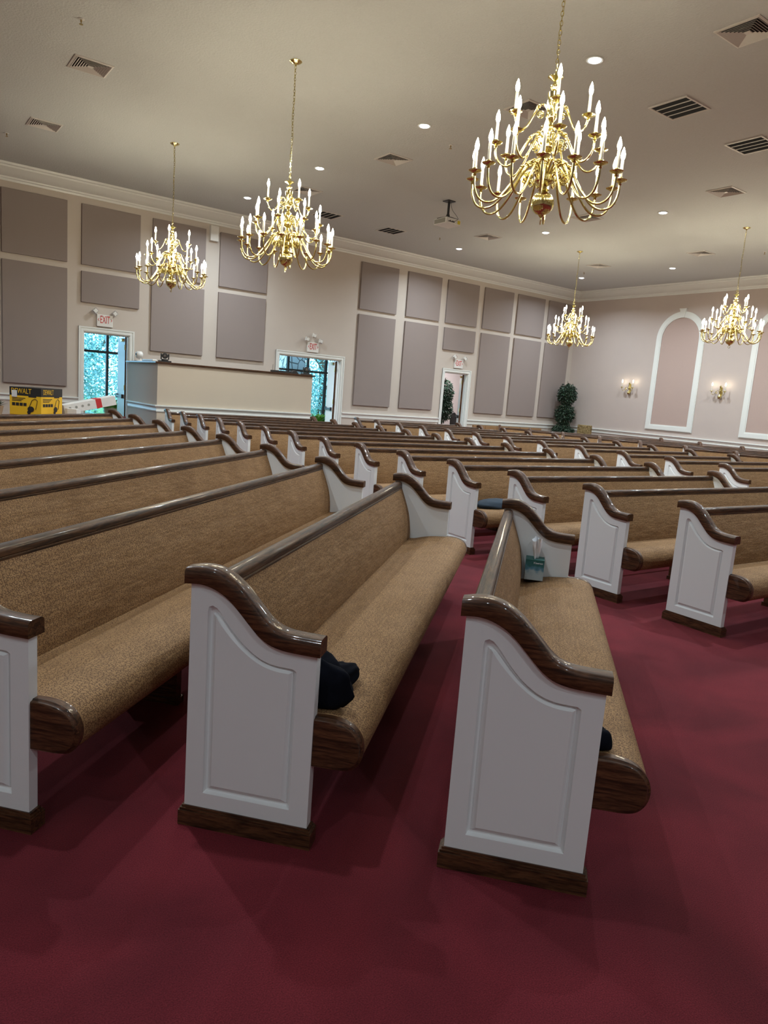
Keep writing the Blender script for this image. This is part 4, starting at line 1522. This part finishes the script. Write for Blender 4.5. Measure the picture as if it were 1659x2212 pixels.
# local: left face runs along -x from the corner, right face runs along +y
bxm('carton', (-BW, 0, 0), (0, BD_, BH), MT['yellow'], t, 0.003)
bd2 = MB().box((-BW - 0.001, -0.001, BH * 0.70), (0.001, BD_ + 0.001, BH + 0.001))
put('black_band', bd2.mesh('black_band', MT['cardblack']), t)
le = put('lettering', text_mesh('DEWALT', 0.105, MT['yellow'], 0.0006), t, (-BW * 0.63, -0.0025, BH * 0.855), (pi / 2, 0, 0))
le.scale = (0.80, 1.1, 1)
le = put('lettering', text_mesh('DEWALT', 0.105, MT['yellow'], 0.0006), t, (0.0025, BD_ * 0.33, BH * 0.855), (pi / 2, 0, pi / 2))
le.scale = (0.72, 1.1, 1)
bxm('shipping_label', (-BW * 0.93, -0.004, BH * 0.64), (-BW * 0.76, -0.0015, BH * 0.88), MT['cardwhite'], t)
for face in (0, 1):
    dec = MB()
    M_ = Matrix.Translation((-BW, -0.0018, 0)) if face == 0 else (Matrix.Translation((0.0018, 0, 0)) @ Matrix.Rotation(pi / 2, 4, 'Z'))
    wd = BW if face == 0 else BD_
    sgn_ = 1
    def R_(a, b, c, d, th=0.001):
        if face == 0:
            dec.box((a * wd, -th, b * BH), (c * wd, 0, d * BH), M_)
        else:
            dec.box((a * wd, -th, b * BH), (c * wd, 0, d * BH), M_)
    R_(0.60, 0.66, 0.85, 0.72)
    for k, z in enumerate((0.60, 0.55, 0.50)):
        R_(0.08, z, 0.50 - 0.06 * k, z + 0.022)
    for k in range(4):
        R_(0.08 + 0.12 * k, 0.33, 0.18 + 0.12 * k, 0.44)
    put('printed_marks', dec.mesh('printed_marks', MT['cardblack']), t)
    mac = MB()
    ox = 0.62 * wd
    def P3(a, z):
        p = Vector((ox + a, -0.003, z))
        return M_ @ p
    mac.tube([P3(-0.01, 0.10), P3(0.05, 0.24), P3(0.10, 0.27), P3(0.14, 0.24), P3(0.11, 0.10)], 0.004, 5)
    pl = []
    for kk in range(14):
        a = 2 * pi * kk / 14
        pl.append((ox + 0.03 + 0.055 * cos(a), 0.10 + 0.045 * sin(a)))
    mac.poly_prism(pl, -0.004, -0.001, 'y', M_)
    pl = [(ox + 0.03 + 0.03 * cos(2 * pi * kk / 12) - 0.03, 0.05 + 0.03 * sin(2 * pi * kk / 12)) for kk in range(12)]
    mac.poly_prism(pl, -0.004, -0.001, 'y', M_)
    put('printed_machine', mac.mesh('printed_machine', MT['cardblack']), t)

t = thing('long_carton', 'long white and red carton tilted on the back table', 'box', rowpt(11.38, 7.80, 0.872), radians(8))
M_ = Matrix.Rotation(radians(-13), 4, 'Y')
cb = MB().box((-0.46, -0.12, -0.03), (0.46, 0.12, 0.13), M_)
put('carton', cb.mesh('carton', MT['cardwhite']), t, bevel=0.003)
put('red_band', MB().box((0.10, -0.1215, -0.031), (0.20, 0.1215, 0.1315), M_).mesh('red_band', MT['red']), t)
pm = MB()
for k in range(4):
    pl = [(-0.36 + k * 0.11 + 0.022 * cos(2 * pi * q / 12), 0.06 + 0.022 * sin(2 * pi * q / 12)) for q in range(12)]
    pm.poly_prism(pl, -0.1225, -0.1205, 'y', M_)
put('printed_icons', pm.mesh('printed_icons', MT['grille']), t)
tag(bxm('paper_stack', (-0.06, -0.11, 0), (0.06, 0.11, 0.12), MT['cardwhite'], None, 0, rowpt(10.80, 7.70, 0.736), (0, 0, 0.75)), 'white stack of papers between the two cartons', 'papers')
blade_plant('potted_plant', 'small dark leafy plant at the left edge beside the yellow carton', (1.62, 12.50, 0.736), 34, 0.20, 0.09, 0.14, 21, MT['leaf_d'])

# ------------------------------------------------------------------ seats along the far wall
for k in range(6):
    x = 15.28 + 0.51 * k
    t = thing('stacking_chair', 'brown upholstered chair against the long wall, %s from the right doorway' % ordinal(k), 'chair', (x, 16.05, 0), 0, 'upholstered chairs along the long wall')
    bxm('backrest', (-0.25, 0.20, 0.42), (0.25, 0.27, 0.80), MT['tan'], t, 0.015)
    bxm('seat', (-0.25, -0.27, 0.40), (0.25, 0.22, 0.47), MT['tan'], t, 0.02)
    for sx in (-0.22, 0.22):
        for sy in (-0.22, 0.22):
            put('leg', MB().tube([(sx, sy, 0.41), (sx, sy, 0)], 0.011, 6).mesh('leg', MT['black'], 50), t)
t = thing('parsons_chair', 'chair with gold paisley upholstery in front of the rose wall corner', 'chair', (19.05, 15.15, 0), radians(100))
bxm('backrest', (-0.24, 0.16, 0.42), (0.24, 0.27, 1.03), MT['paisley'], t, 0.02)
bxm('seat', (-0.24, -0.26, 0.30), (0.24, 0.20, 0.47), MT['paisley'], t, 0.03)
for sx in (-0.2, 0.2):
    for sy in (-0.22, 0.22):
        bxm('leg', (sx - 0.02, sy - 0.02, 0), (sx + 0.02, sy + 0.02, 0.31), MT['oak_trim'], t)
